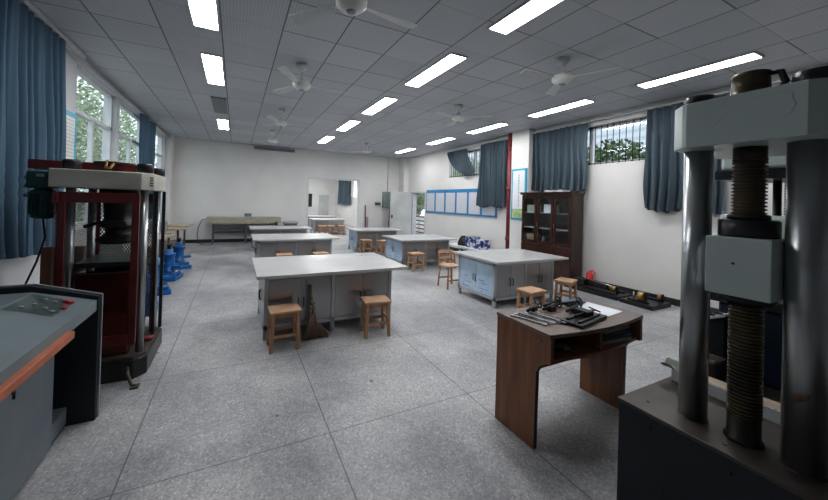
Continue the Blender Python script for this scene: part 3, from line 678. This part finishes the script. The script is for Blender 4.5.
rr = random.Random(9)
def side_bench(label, y0, y1, x1, z):
    t = thing('side_bench', label, 'workbench', ((XL + x1) / 2, (y0 + y1) / 2, 0), 0, 'workbenches along the left wall')
    B().box(XL + .05, x1, y0, y1, z - .04, z).build('top', 'board_wood', t, .004)
    for x in (XL + .1, x1 - .08):
        for y in (y0 + .08, (y0 + y1) / 2, y1 - .12): B().box(x, x + .05, y, y + .05, 0, z - .04).build('leg', 'bench_leg', t)
    B().box(XL + .12, x1 - .06, y0 + .1, y1 - .1, .25, .27).build('shelf', 'board_wood', t)
side_bench('plank-topped workbench along the left wall behind the blue machines, nearer one', 5.9, 8.9, -1.45, .78)
side_bench('plank-topped workbench along the left wall, nearer the back wall', 9.3, 12.2, -1.38, .78)
for i, (x, y, a, lab) in enumerate(((-1.62, 7.2, .1, 'loose wooden board lying on the nearer left workbench'), (-1.55, 8.35, -.12, 'overhanging wooden board at the far end of the nearer left workbench'), (-1.5, 10.4, .15, 'loose wooden board on the farther left workbench, near its front end'), (-1.5, 11.5, -.08, 'loose wooden board lying farthest back on the left workbench'))):
    small('board', lab, 'board', B().box(x - .3, x + .3, y - .45, y + .45, .781, .805, 0, ((x, y, .78), a, 'Z')), 'board_wood')
for i, (x, y, lab) in enumerate(((-1.7, 6.5, 'grey instrument box on the nearer left workbench'), (-1.7, 9.7, 'grey instrument box on the farther left workbench'))):
    small('instrument', lab, 'instrument', B().box(x - .15, x + .15, y - .2, y + .2, .781 if i else .781, 1.02), 'box_grey', None, .01)
def blue_machine(label):
    t = thing('blue_press', label, 'machine', (0, 0, 0), 0, 'blue bench presses by the left wall')
    B().box(-.2, .2, -.22, .22, .0, .1).build('foot_plate', 'blue_machine', t, .01)
    B().box(-.15, .17, -.17, .17, .1, .2).build('base_block', 'blue_machine', t, .02)
    B().lathe(0, 0, [(.125, .2), (.125, .24), (.105, .26), (.105, .62), (.12, .63), (.12, .67), (.07, .69), (.07, .76), (.045, .78)], 24).build('cylinder', 'blue_machine', t)
    B().lathe(0, 0, [(.03, .78), (.03, .86), (.045, .87), (.045, .9)], 14).build('spindle', 'dark_handle', t)
    B().box(.08, .24, -.08, .08, .3, .36).build('side_bracket', 'blue_machine', t, .01)
    B().tube([(.2, .0, .36), (.27, .0, .44), (.34, .02, .45)], .012, 8).build('lever', 'tool_steel', t)
    B().tube([(-.12, -.1, .4), (-.2, -.1, .4), (-.2, -.1, .2)], .02, 8).build('hose', 'dark_handle', t)
    return t
bm_ = blue_machine('blue cylindrical press nearest the small testing machine'); bm_.location = (-1.2, 5.75, 0); bm_.rotation_euler.z = 0; bm_.scale = (1, 1, .78)
dup(bm_, (-1.2, 6.75, 0), .3, 'blue cylindrical press second from the small testing machine')
dup(bm_, (-1.18, 7.8, 0), -.2, 'blue cylindrical press third in the row, with its lever over the aisle')
dup(bm_, (-1.16, 8.9, 0), .5, 'farthest blue cylindrical press of the row')

# ------------------------------------------------------------------ small press (left)
t = thing('testing_press', 'four-column testing press with cream crosshead, maroon guard and green motor', 'testing machine', (-1.15, 4.1, 0))
PX0, PX1, PY0, PY1 = -1.5, -.62, 3.62, 4.5
oct_ = lambda x0, x1, y0, y1, c: [(x0 + c, y0), (x1 - c, y0), (x1, y0 + c), (x1, y1 - c), (x1 - c, y1), (x0 + c, y1), (x0, y1 - c), (x0, y0 + c)]
B().prism(oct_(-1.5, -.715, 3.68, 4.56, .09), .0, .17).build('base', 'black_metal', t, .01)
B().prism(oct_(-1.46, -.73, 3.71, 4.5, .08), .17, .2).build('base_plate', 'plate_grey', t)
B().prism([(-1.43, 3.7), (-.79, 3.7), (-.715, 3.81), (-.715, 4.4), (-.79, 4.52), (-1.43, 4.52)], 1.735, 1.897).build('crosshead', 'cream_old', t, .008)
for x, y in ((-1.32, 3.82), (-.79, 3.82), (-1.33, 4.34), (-.785, 4.34)):
    B().tube([(x, y, .2), (x, y, 1.735)], .034, 20).build('column', 'press_steel', t)
    B().lathe(x, y, [(.06, 1.898), (.066, 1.90), (.066, 1.975), (.055, 1.985)], 16).build('nut', 'black_metal', t)
B().box(-1.66, -.8, 3.95, 4.25, 1.898, 1.98).build('top_bar', 'maroon', t, .004)
B().lathe(-1.08, 4.05, [(.16, 1.981), (.16, 1.996), (.08, 2.005)], 20).build('top_flange', 'black_metal', t)
B().tube([(-1.08, 3.98, 1.975), (-1.1, 3.9, 2.0), (-1.1, 3.86, 1.94), (-1.06, 3.85, 1.93), (-1.05, 3.9, 1.975)], .012, 8).build('hook', 'brass', t)
m_ = B()
for k in range(4): m_.beam((-.735, 3.761, 1.78 + k * .024), (-.718, 3.782, 1.78 + k * .024), .006, .012)
m_.build('type_marks', 'black_metal', t)
# guard
gy = 3.655; b = B()
gx0, gx1, gz0, gz1 = -1.35, -.79, .33, 1.70
b.box(gx0, gx0 + .05, gy, gy + .03, gz0, gz1).box(gx1 - .055, gx1, gy, gy + .03, gz0, gz1).box(gx0 + .05, gx1 - .055, gy + .001, gy + .029, gz1 - .09, gz1).box(gx0 + .05, gx1 - .055, gy + .001, gy + .029, gz0, gz0 + .1)
b.build('guard_frame', 'maroon', t, .003)
B().box(gx0 + .045, gx1 - .045, gy + .012, gy + .018, gz0 + .1, .62).build('guard_panel', 'maroon_dk', t)
b = B().box(gx0, gx0 + .04, 4.49, 4.52, .25, gz1).box(gx1 - .04, gx1, 4.49, 4.52, .25, gz1).box(gx0 + .04, gx1 - .04, 4.492, 4.518, 1.6, gz1)
b.box(gx0 - .02, gx0 + .01, 3.62, 4.5, 1.6, gz1).box(gx0 - .02, gx0 + .01, 3.62, 4.5, .25, .32)
b.build('rear_guard_frame', 'maroon', t)
B().quad((gx0, 4.5, .3), (gx1, 4.5, .3), (gx1, 4.5, 1.62), (gx0, 4.5, 1.62)).build('rear_mesh', 'mesh', t)
B().quad((gx0 - .005, 3.62, .3), (gx0 - .005, 4.49, .3), (gx0 - .005, 4.49, 1.62), (gx0 - .005, 3.62, 1.62)).build('side_mesh', 'mesh', t)
B().box(-1.27, -.86, 3.78, 4.4, .2, .98).build('cylinder_housing', 'maroon_dk', t, .02)
B().box(-1.25, -.84, 3.72, 4.35, 1.03, 1.075).build('platen', 'black_metal', t, .005)
B().lathe(-1.05, 4.02, [(.13, .98), (.15, 1.0), (.15, 1.03)], 24).build('platen_seat', 'black_metal', t)
B().lathe(-1.03, 4.02, [(.05, 1.22), (.16, 1.22), (.17, 1.235), (.17, 1.26), (.12, 1.29), (.1, 1.3), (.1, 1.36), (.15, 1.375), (.15, 1.4), (.11, 1.43), (.12, 1.6), (.15, 1.62), (.15, 1.734)], 28).build('ram', 'black_metal', t)
B().tube([(-1.25, 3.9, 1.38), (-1.15, 3.9, 1.42), (-1.0, 3.9, 1.43), (-.95, 3.92, 1.42)], .016, 8).build('ram_handle', 'black_metal', t)
mt = B().lathe(-1.5, 3.83, [(.05, 1.46), (.075, 1.47), (.082, 1.5), (.082, 1.66), (.095, 1.67), (.095, 1.69), (.05, 1.72)], 24).build('motor', 'motor_green', t)
b = B()
for k in range(18):
    a = 2 * PI * k / 18; b.beam((-1.5 + .088 * math.cos(a), 3.83 + .088 * math.sin(a), 1.5), (-1.5 + .088 * math.cos(a), 3.83 + .088 * math.sin(a), 1.66), .006, .006)
b.build('cooling_fins', 'motor_green', mt)
B().box(-1.59, -1.43, 3.75, 3.92, 1.72, 1.87).build('gearbox', 'motor_green', t, .02)
for z in (1.66, 1.74, 1.81): B().tube([(-1.61, 3.8, z), (-1.57, 3.8, z)], .018, 10).build('bolt', 'grey_plastic', t)
B().box(-1.52, -1.47, 3.742, 3.748, 1.82, 1.845).build('name_plate', 'grey_plastic', t)
B().tube([(-1.5, 3.83, 1.46), (-1.47, 3.8, 1.3), (-1.5, 3.75, 1.1), (-1.55, 3.7, .9)], .008, 8).build('cable', 'black_metal', t)
B().tube([(-.84, 3.655, .13), (-.82, 3.59, .1), (-.78, 3.54, .02), (-.74, 3.53, .012)], .014, 8).box(-.78, -.72, 3.49, 3.56, .0, .015).build('foot_pedal', 'plate_grey', t)
B().lathe(-.77, 4.08, [(.04, .2), (.05, .23), (.03, .24)], 12).build('oil_cap', 'red_pipe', t)
B().beam((-.735, 4.44, .2), (-.735, 4.44, 1.73), .03).beam((-.745, 4.12, .2), (-.745, 4.12, 1.73), .026).build('guide_post', 'black_metal', t)
small('wooden_panel', 'brown wooden panel leaning on the left wall behind the small press', 'panel', B().box(-1.85, -1.5, 4.7, 4.76, 0, 1.1), 'desk')

# ------------------------------------------------------------------ console (near left)
t = thing('control_console', 'grey sloping control desk with orange edge bar and dark end panel', 'control desk', (-1.4, 2.5, 0))
ky0, ky1 = 1.3, 3.12
pan = [(-1.88, 0), (-.90, 0), (-.90, .925), (-1.27, 1.03), (-1.88, 1.03)]
B().prism(pan, ky1, ky1 + .05, 'y').build('end_panel', 'navy', t, .004)
b = B().prism([(-.896, .0), (-.898, .928), (-1.27, 1.032), (-1.88, 1.032), (-1.88, 1.038), (-1.268, 1.038), (-.89, .932), (-.89, 0)], ky1 + .04, ky1 + .055, 'y')
b.build('end_trim', 'grey_plastic', t)
B().prism([(-1.88, .9), (-1.02, .78), (-.91, .82), (-.91, .9), (-1.26, .99), (-1.88, .99)], ky0, ky1 - .002, 'y').build('desk_top', 'console_grey', t, .003)
# control plate lies in the slope between (-.88,.925) and (-1.23,.99)
def sl(x, off=0): return .90 + (-.925 - x) / .335 * .09 + off
b = B(); b.bm.faces.new([b.bm.verts.new(p) for p in ((-.965, 2.70, sl(-.965, .003)), (-.945, 3.02, sl(-.945, .003)), (-1.24, 3.07, sl(-1.24, .003)), (-1.24, 2.74, sl(-1.24, .003)))])
cp = b.build('control_plate', 'console_panel', t, keep=False)
for x, y in ((-1.0, 2.86), (-1.01, 2.98), (-1.04, 2.99)):
    B().lathe(x, y, [(.016, sl(x, .003)), (.016, sl(x, .018)), (.012, sl(x, .02))], 14).build('push_button', 'red', t)
for x, y in ((-1.08, 2.95), (-1.14, 2.98), (-1.08, 2.82), (-1.15, 2.87), (-1.03, 2.78), (-1.18, 2.8)):
    B().lathe(x, y, [(.011, sl(x, .003)), (.011, sl(x, .012)), (.008, sl(x, .013))], 12).build('small_button', 'grey_plastic', t)
B().beam((-.9, ky0, .815), (-.9, 2.66, .815), .045, .045).build('edge_bar', 'orange', t, .004)
B().box(-1.55, -1.04, ky0, 2.86, .03, .82).build('front_cabinet', 'console_body', t, .004)
B().box(-1.55, -1.06, 2.86, ky1, .02, .14).build('plinth', 'console_body', t)
B().box(-1.55, -1.14, 2.86, ky1, .14, .82).build('recess', 'black_metal', t)
B().tube([(-1.05, 2.42, .62), (-1.035, 2.42, .62)], .014, 12).box(-1.042, -1.03, 2.415, 2.425, .585, .62).build('lock', 'black_metal', t)
B().box(-1.5, -1.065, ky0, ky1 - .01, 0, .03).build('foot', 'black_metal', t)

# ------------------------------------------------------------------ brown desk with tools
t = thing('brown_desk', 'brown veneer desk with open front shelf holding tools and papers', 'desk', (2.5, 1.7, 0))
DX0, DX1, DY0, DY1, DZ = 1.925, 3.0, 1.48, 1.97, .84
def leg_poly(): 
    return [(DY0 + .12, 0), (DY1, 0), (DY1, DZ - .025), (DY0, DZ - .025), (DY0, DZ - .2), (DY0 + .05, DZ - .215), (DY0 + .09, DZ - .25), (DY0 + .115, DZ - .3)]
for x, nm in ((DX0, 'side_panel'), (DX1 - .03, 'side_panel')):
    p = B().prism(leg_poly(), x, x + .03, 'x').build(nm, 'desk', t)
    pl = leg_poly(); b = B()
    for i in range(4, 8): 
        a, c = pl[i], pl[(i + 1) % 8]; b.prism([a, c, (c[0] - .003, c[1] - .001), (a[0] - .003, a[1] - .001)], x, x + .03, 'x')
    b.build('edge_banding', 'desk_edge', p)
n = 14; poly = [(DX0 - .01, DY1), (DX1 + .01, DY1)][::-1]
front = [(DX0 - .01 + (DX1 - DX0 + .02) * i / n, DY0 - .055 * math.sin(PI * i / n)) for i in range(n + 1)]
B().prism(front + [(DX1 + .01, DY1), (DX0 - .01, DY1)], DZ - .025, DZ).build('desktop', 'desk_top', t)
B().prism([(DX0 + .03 + (DX1 - DX0 - .06) * i / n, DY0 + .02 - .05 * math.sin(PI * i / n)) for i in range(n + 1)] + [(DX1 - .03, DY1 - .02), (DX0 + .03, DY1 - .02)], DZ - .2, DZ - .18).build('shelf', 'desk', t)
B().box(2.42, 2.45, DY0 - .02, DY1 - .02, DZ - .18, DZ - .025).build('divider', 'desk', t)
B().box(DX0 + .03, DX1 - .03, DY1 - .02, DY1, .3, DZ - .025).build('back_panel', 'desk', t)

z = DZ + .001
t = thing('machine_vise', 'black cast machine vise lying among the tools on the brown desk', 'vise', (2.4, 1.6, DZ))
B().box(2.2, 2.62, 1.5, 1.66, z, z + .022, 0, ((2.4, 1.6, z), .18, 'Z')).box(2.24, 2.57, 1.53, 1.55, z + .022, z + .035, 0, ((2.4, 1.6, z), .18, 'Z')).box(2.24, 2.57, 1.61, 1.63, z + .022, z + .035, 0, ((2.4, 1.6, z), .18, 'Z')).build('bed', 'black_metal', t, .003)
B().box(2.42, 2.5, 1.56, 1.67, z + .025, z + .065).build('jaw', 'black_metal', t, .004)
B().tube([(2.3, 1.575, z + .045), (2.6, 1.62, z + .045)], .01, 8).build('screw', 'black_metal', t)
B().tube([(2.59, 1.57, z + .045), (2.61, 1.67, z + .05)], .006, 8).build('handle', 'black_metal', t)
rr = random.Random(21)
labs = ['leftmost', 'second from left', 'third from left', 'fourth from left', 'fifth from left', 'sixth from left', 'seventh from left', 'rightmost']
for k in range(8):       # spanners fanned out on the left of the desk
    x = 1.96 + k * .032; y = 1.85 - k * .006; a = -1.25 + .1 * math.sin(k * 2.1)
    L = .24 + .04 * math.sin(k * 3.3); dx, dy = math.cos(a), math.sin(a)
    b = B(); zz = z + .005 + (k % 3) * .007
    b.beam((x, y, zz), (x + dx * L, y + dy * L, zz), .014, .006)
    for e, sg in ((0, -1), (L, 1)):
        ex, ey = x + dx * e, y + dy * e
        b.lathe(ex, ey, [(.016, zz - .004), (.017, zz), (.016, zz + .004)], 10)
    small('spanner', 'loose steel spanner on the left of the brown desk, %s of the fan' % labs[k], 'spanner', b, 'tool_steel' if k % 3 else 'grey_plastic', 'spanners on the brown desk')
cl = ['black clamp standing upright behind the vise', 'black clamp lying on the vise at its left', 'black clamp with ring end over the right of the vise', 'black clamp nearest the blue folder', 'small black clamp at the left rear of the desk tools']
for k, (x, y, a, h) in enumerate(((2.36, 1.82, .1, .03), (2.2, 1.86, .3, .03), (2.5, 1.73, .2, .03), (2.6, 1.83, -.3, .03), (2.44, 1.88, 0.1, .03))):
    b = B(); dx, dy = math.cos(a), math.sin(a); zz = z + h
    b.tube([(x - dx * .11, y - dy * .11, zz), (x + dx * .09, y + dy * .09, zz + .02)], .011, 8)
    ring = [(x + dx * .09 + .03 * math.cos(2 * PI * i / 12), y + dy * .09 + .018 * math.sin(2 * PI * i / 12), zz + .02 + .028 * math.sin(2 * PI * i / 12)) for i in range(13)]
    b.tube(ring, .007, 6, False)
    b.box(x - .035, x + .035, y - .02, y + .02, zz - .02 if k else zz - .029, zz + .012, 0, ((x, y, zz), a, 'Z'))
    small('clamp', cl[k], 'clamp', b, 'black_metal', 'black clamps on the brown desk')
small('paper_sheet', 'blank white sheet of paper at the right of the brown desk top', 'paper', B().box(2.58, 2.92, 1.57, 1.85, z, z + .002, 0, ((2.75, 1.7, z), .12, 'Z')), 'white_paper')
small('folder', 'dark blue folder lying at the back of the brown desk', 'folder', B().box(2.62, 2.84, 1.84, 1.95, z, z + .018, 0, ((2.72, 1.9, z), .1, 'Z')), 'book_blue', None, .003)
sz = DZ - .179
for k in range(16):
    x = 1.96 + rr.uniform(0, .38); y = 1.52 + rr.uniform(0, .22); a = rr.uniform(0, PI); L = rr.uniform(.06, .12)
    small('metal_offcut', 'small dark metal offcut in the left bay of the desk shelf', 'metal scrap', B().beam((x, y, sz + .013 + k * .0065), (x + .7 * L * math.cos(a), y + .35 * L * math.sin(a), sz + .013 + k * .0065), .045, .012), ('tool_steel', 'black_metal', 'board_wood')[k % 3], 'offcuts in the left bay of the desk')
for k in range(5):
    small('paper_bundle', 'limp bundle of papers in the right bay of the desk shelf', 'papers', B().box(2.5 + .03 * k, 2.88 + .015 * k, 1.5 + .01 * k, 1.78, sz + .022 * k, sz + .02 + .022 * k, 0, ((2.7, 1.65, sz), .04 * (k - 2), 'Z')), ('green_scrap', 'book_blue', 'plate_grey')[k % 3], 'papers in the right bay of the desk')

# ------------------------------------------------------------------ large testing machine (right)
t = thing('column_testing_machine', 'large column testing machine with pale crossbeam and threaded screw on navy cabinet', 'testing machine', (2.2, .6, 0))
ZT = .65; CX = 2.14
B().box(1.955, 2.56, -.2, 1.07, 0, ZT - .02).build('base_cabinet', 'navy', t, .004)
B().box(1.95, 2.565, -.205, 1.075, ZT - .02, ZT).build('base_top', 'plate_grey', t, .003)
for y, zz in ((.92, .57), (.62, .57), (.86, .3), (.4, .57)): B().tube([(1.956, y, zz), (1.946, y, zz)], .008, 10).build('bolt', 'black_metal', t)
for x, y in ((2.06, .98), (2.02, .66), (2.3, .95)): B().lathe(x, y, [(.008, ZT), (.008, ZT + .003)], 10).build('bolt', 'black_metal', t)
def col(y, r, nm='column'):
    c = B().tube([(CX, y, ZT), (CX, y, 2.0)], r, 40).build(nm, 'press_steel', t)
    B().lathe(CX, y, [(r + .004, ZT), (r + .004, ZT + .002), (r + .001, ZT + .004)], 40).build('collar', 'plate_grey', c)
col(.822, .056); col(.463, .062)
b = B().prism([(1.955, .43), (1.955, .80), (1.965, .82), (2.03, .88), (2.5, .88), (2.58, .8), (2.58, .42), (2.5, .34), (2.03, .34)], 2.0, 2.215)
bmw = b.build('crossbeam', 'cream', t, .006)
# flaking scratch line on the beam face
sc_ = B(); pts = [(.70, 2.09), (.66, 2.13), (.62, 2.17), (.57, 2.185), (.5, 2.185), (.465, 2.175), (.47, 2.16), (.46, 2.13), (.475, 2.09), (.5, 2.085)]
sc_.tube([(1.9545, y, zz) for y, zz in pts], .0009, 5); sc_.build('paint_flaw', 'cream_old', bmw)
def nut(y, r, h, nm='top_nut'): B().lathe(CX, y, [(r, 2.216), (r + .008, 2.22), (r + .008, 2.216 + h), (r - .01, 2.22 + h)], 32).build(nm, 'black_metal', t)
nut(.825, .05, .065); nut(.45, .058, .07)
B().lathe(2.14, .64, [(.06, 2.216), (.072, 2.22), (.072, 2.24), (.066, 2.245), (.062, 2.32), (.066, 2.325), (.064, 2.34)], 32).build('screw_cap', 'screw', t)
B().tube([(2.14, .578, 2.24), (2.13, .545, 2.245), (2.13, .53, 2.27), (2.135, .545, 2.32), (2.14, .578, 2.325)], .012, 10).build('lifting_eye', 'black_metal', t)
def screw(cx, cy, r, z0, z1, pitch, nm, par):
    prof = []; zz = z0
    while zz < z1 - pitch:
        prof += [(r * .86, zz), (r * .86, zz + pitch * .35), (r, zz + pitch * .5), (r, zz + pitch * .85)]; zz += pitch
    prof.append((r * .86, z1))
    return B().lathe(cx, cy, prof, 36, False).build(nm, 'screw', par)
SX, SY = 2.15, .64
screw(SX, SY, .058, .76, 1.95, .0165, 'screw', t)
B().lathe(SX, SY, [(.066, ZT), (.066, ZT + .01), (.056, ZT + .015), (.056, .77)], 36).build('screw_root', 'screw_dark', t)
B().lathe(SX, SY, [(.056, 1.93), (.056, 2.01)], 36).build('screw_neck', 'screw', t)
B().box(2.0, 2.26, .525, .735, 1.325, 1.585).build('moving_block', 'cream', t, .004)
B().tube([(1.999, .64, 1.47), (1.996, .64, 1.47)], .005, 10).build('pin_hole', 'black_metal', t)
B().box(2.261, 2.34, .54, .72, 1.33, 1.58).build('block_back', 'plate_grey', t)
B().lathe(SX, SY, [(.098, 1.586), (.1, 1.59), (.1, 1.66), (.09, 1.665)], 36).lathe(SX, SY, [(.07, 1.665), (.07, 1.685), (.062, 1.69)], 36).build('upper_collar', 'black_metal', t)
B().lathe(SX, SY, [(.07, 1.27), (.07, 1.285), (.095, 1.29), (.095, 1.324)], 36).build('lower_collar', 'black_metal', t)
rs = B()
for k in range(5): rs.lathe(CX - .0655 + .002 * k, .475 - .008 * k, [(.004, .93 + .006 * k), (.006, .94 + .006 * k), (.004, .95 + .006 * k)], 8)
rs.build('rust_spot', 'rust', t)
# plank and scraps on the cabinet top
t = thing('plank', 'long cream-edged wooden plank lying along the back edge of the navy cabinet', 'plank', (2.5, .7, ZT))
B().box(2.47, 2.56, .28, 1.05, ZT + .001, ZT + .07).build('board', 'board_wood', t)
B().box(2.462, 2.4695, .28, 1.05, ZT + .001, ZT + .067).build('cream_edge', 'white_frame', t)
small('crumpled_paper', 'pale green crumpled paper at the left end of the plank', 'paper', B().grid(lambda u, v: (2.42 + .12 * u, 1.0 + .09 * v, ZT + .075 + .02 * math.sin(7 * u + 3 * v) + .02 * v), 8, 8, False), 'green_scrap')

# second machine behind
t = thing('blue_testing_machine', 'smaller dark blue testing machine with twin screws standing behind the large one', 'testing machine', (3.6, .8, 0))
B().box(2.75, 3.95, .2, 1.12, 0, .55).build('base', 'plate_grey', t, .01)
B().box(3.2, 3.75, .35, 1.1, .55, 1.05).build('body', 'deep_blue', t, .02)
B().box(3.15, 3.8, .3, 1.14, 1.05, 1.12).build('table', 'black_metal', t, .01)
B().box(3.25, 3.7, .35, 1.12, 1.45, 1.68).build('moving_crosshead', 'cream', t, .02)
B().box(3.25, 3.7, .35, 1.12, 2.0, 2.28).build('upper_crosshead', 'cream', t, .02)
B().box(3.22, 3.73, .33, 1.14, 1.93, 1.995).build('yoke', 'black_metal', t)
for y in (.45, .9): B().tube([(3.5, y, 1.12), (3.5, y, 1.95)], .022, 16).build('column', 'black_metal', t)
for y in (.82,): screw(3.45, y, .035, 1.12, 1.95, .02, 'screw', t)
for y in (1.02,): B().tube([(3.6, y, 1.12), (3.6, y, 1.45)], .03, 16).build('lower_column', 'press_steel', t)
t = thing('keypad_box', 'sloping grey keypad box seen between the column and the screw of the large machine', 'control box', (3.1, 1.08, .55))
B().prism([(.98, .551), (1.2, .551), (1.2, .88), (.98, 1.0)], 2.95, 3.12, 'x').build('housing', 'navy', t)
B().prism([(.97, 1.003), (1.21, .878), (1.21, .895), (.97, 1.02)], 2.93, 3.14, 'x').build('key_panel', 'grey_rail', t)
b = B()
for k in range(5):
    y = 1.0 + k * .04; zz = 1.02 - (y - .97) * .52
    b.box(2.96, 3.0, y, y + .02, zz, zz + .012).box(3.04, 3.08, y, y + .02, zz, zz + .012)
b.build('key', 'black_metal', t)
small('motor_casing', 'dark grey casting standing behind the left steel column', 'casting', B().box(2.78, 2.94, .95, 1.1, .551, .74), 'plate_grey', None, .02)

# ------------------------------------------------------------------ adjoining room contents
curtain('blue curtain on the right wall of the adjoining room', XR - .2, 20.9, 23.6, 1.4, 3.2, 6, .06, 'curtain', 31)
small('notice_board', 'blue bordered notice board in the adjoining room', 'notice board', B().box(XR - .03, XR - .004, 21.5, 24.7, 1.45, 2.1), 'paper_print')
small('door_leaf', 'grey door leaf against the far wall of the adjoining room', 'door leaf', B().box(5.85, 6.6, Y2 - .08, Y2 - .02, .02, 2.05), 'door_paint')
small('wall_panel', 'narrow dark panel on the far wall of the adjoining room', 'panel', B().box(5.0, 5.3, Y2 - .06, Y2 - .005, 1.1, 2.1), 'black_metal')
small('bag', 'black bag on the floor of the adjoining room', 'bag', B().lathe(6.55, 17.5, [(.25, 0), (.33, .2), (.28, .5), (.12, .68)], 14), 'black_metal')
for y in (14.2, 16.5, 19.5, 22.5):  # added lamp panels that brighten the room beyond the opening
    t = thing('ceiling_light', 'added lamp panel brightening the adjoining room, %s one from the opening' % {14.2: 'first', 16.5: 'second', 19.5: 'third', 22.5: 'fourth'}[y], 'light', (4, y, H - .02), 0, 'added lamps brightening the adjoining room')
    B().box(3.0, 5.2, y, y + .4, H - .02, H - .002).build('diffuser', 'lamp', t)

# ------------------------------------------------------------------ outside
ob = B().box(-30, XL - .3, -15, 40, -.3, -.2).box(XR + .3, 40, -15, 40, -.3, -.2).build('outside_ground', 'ground'); struct(ob, 'pale ground outside the windows', 'ground')
def tree(label, x, y, z0, rx, ry, rz, mat, n, seed, group='trees outside the windows'):
    t = thing('tree', label, 'tree', (x, y, -.2), 0, group)
    B().tube([(x, y, -.2), (x + .1, y, z0 * .5), (x, y + .1, z0)], [.16, .12, .07], 8).build('trunk', 'bark', t)
    r = random.Random(seed); b = B()
    for _ in range(n):
        while True:
            p = Vector((r.uniform(-1, 1), r.uniform(-1, 1), r.uniform(-1, 1)))
            if .45 < p.length < 1: break
        c = Vector((x + p.x * rx, y + p.y * ry, z0 + p.z * rz)); a = Vector((r.gauss(0, 1), r.gauss(0, 1), r.gauss(0, 1))).normalized(); s = r.uniform(.06, .11)
        u = a.orthogonal().normalized() * s; v = a.cross(u).normalized() * s * .6
        b.bm.faces.new([b.bm.verts.new(c + q) for q in (u, v, -u, -v)])
    o = b.build('crown', mat, t, keep=True)
R_ = 5200
tree('leafy tree filling the lower half of the barred window by the bookcase', 11.5, 6.8, 2.0, 1.4, 2.0, 2.05, 'leaf', R_, 1)
tree('bushy tree to the right behind the barred window', 12.2, 11.2, 2.1, 1.4, 1.9, 2.1, 'leaf', R_, 2)
tree('pale tree seen through the gap of the far high window', 12.5, 16.0, 2.4, 1.5, 1.8, 2.2, 'leaf_pale', R_, 3)
tree('pale green tree outside the open doorway', 9.3, 17.2, 2.0, 1.0, 1.5, 1.5, 'leaf_pale', R_, 4)
tree('pale tree outside the near left window', -6.0, 15.5, 3.6, 1.6, 2.6, 3.4, 'leaf_pale', R_, 5)
tree('pale tree outside the middle left window', -6.5, 21.3, 3.6, 1.8, 2.6, 3.4, 'leaf_pale', R_, 6)
tree('pale tree outside the farthest left window', -6.5, 26.5, 3.6, 1.8, 2.6, 3.4, 'leaf_pale', R_, 7)
t = thing('building', 'pale clad building across the yard behind the right windows', 'building', (24, 14, -.2))
B().box(22, 26, 0, 34, -.2, 9.5).build('wall', 'building', t)
B().box(21.8, 26.2, -.2, 34.2, 9.5, 9.8).build('roof', 'grey_plastic', t)
t = thing('building', 'pale clad building beyond the trees outside the left windows', 'building', (-14, 20, -.2))
B().box(-17, -14, 4, 60, -.2, 9).build('wall', 'building', t)
B().box(-17.2, -13.8, 3.8, 60.2, 9, 9.3).build('roof', 'grey_plastic', t)
t = thing('railing', 'pinkish horizontal-bar railing outside the open doorway', 'railing', (8.6, 13.5, -.2))
for k in range(5): B().tube([(8.6, 12.0, .15 + k * .2), (8.6, 17.0, .15 + k * .2)], .03, 8).build('bar', 'red_pipe', t)
for y in (12.0, 14.5, 17.0): B().tube([(8.6, y, -.2), (8.6, y, 1.0)], .035, 8).build('post', 'grey_rail', t)

# ------------------------------------------------------------------ light
wd = bpy.data.worlds.new('world'); SC.world = wd; wd.use_nodes = True
bg = wd.node_tree.nodes['Background']; bg.inputs[0].default_value = (.83, .92, 1, 1); bg.inputs[1].default_value = 1.25
def area(name, loc, rot, sx, sy, e, c):
    l = bpy.data.lights.new(name, 'AREA'); l.shape = 'RECTANGLE'; l.size = sx; l.size_y = sy; l.energy = e; l.color = c
    o = bpy.data.objects.new(name, l); COL.objects.link(o); o.location = loc; o.rotation_euler = rot; return o

# ------------------------------------------------------------------ camera
cd = bpy.data.cameras.new('camera'); co = bpy.data.objects.new('camera', cd); COL.objects.link(co); SC.camera = co
yaw, pit, rol, fpx, sx, sy = .4462, .006, .0301, 323.95, -23.2, -50.6
F = Vector((math.sin(yaw) * math.cos(pit), math.cos(yaw) * math.cos(pit), math.sin(pit)))
R0 = Vector((math.cos(yaw), -math.sin(yaw), 0)); U0 = R0.cross(F)
R = R0 * math.cos(rol) + U0 * math.sin(rol); U = -R0 * math.sin(rol) + U0 * math.cos(rol)
mt_ = Matrix((R, U, -F)).transposed().to_4x4(); mt_.translation = (0, 0, 1.7); co.matrix_world = mt_
cd.sensor_fit = 'HORIZONTAL'; cd.sensor_width = 36; cd.lens = fpx * 36 / 828
cd.shift_x = -sx / 828; cd.shift_y = sy / 828
cd.clip_start = .05; cd.clip_end = 200

SC.view_settings.view_transform = 'Standard'
SC.view_settings.look = 'None'
SC.view_settings.exposure = .62
SC.view_settings.gamma = .9
SC.cycles.max_bounces = 6; SC.cycles.diffuse_bounces = 4; SC.cycles.glossy_bounces = 3
SC.cycles.sample_clamp_indirect = 4
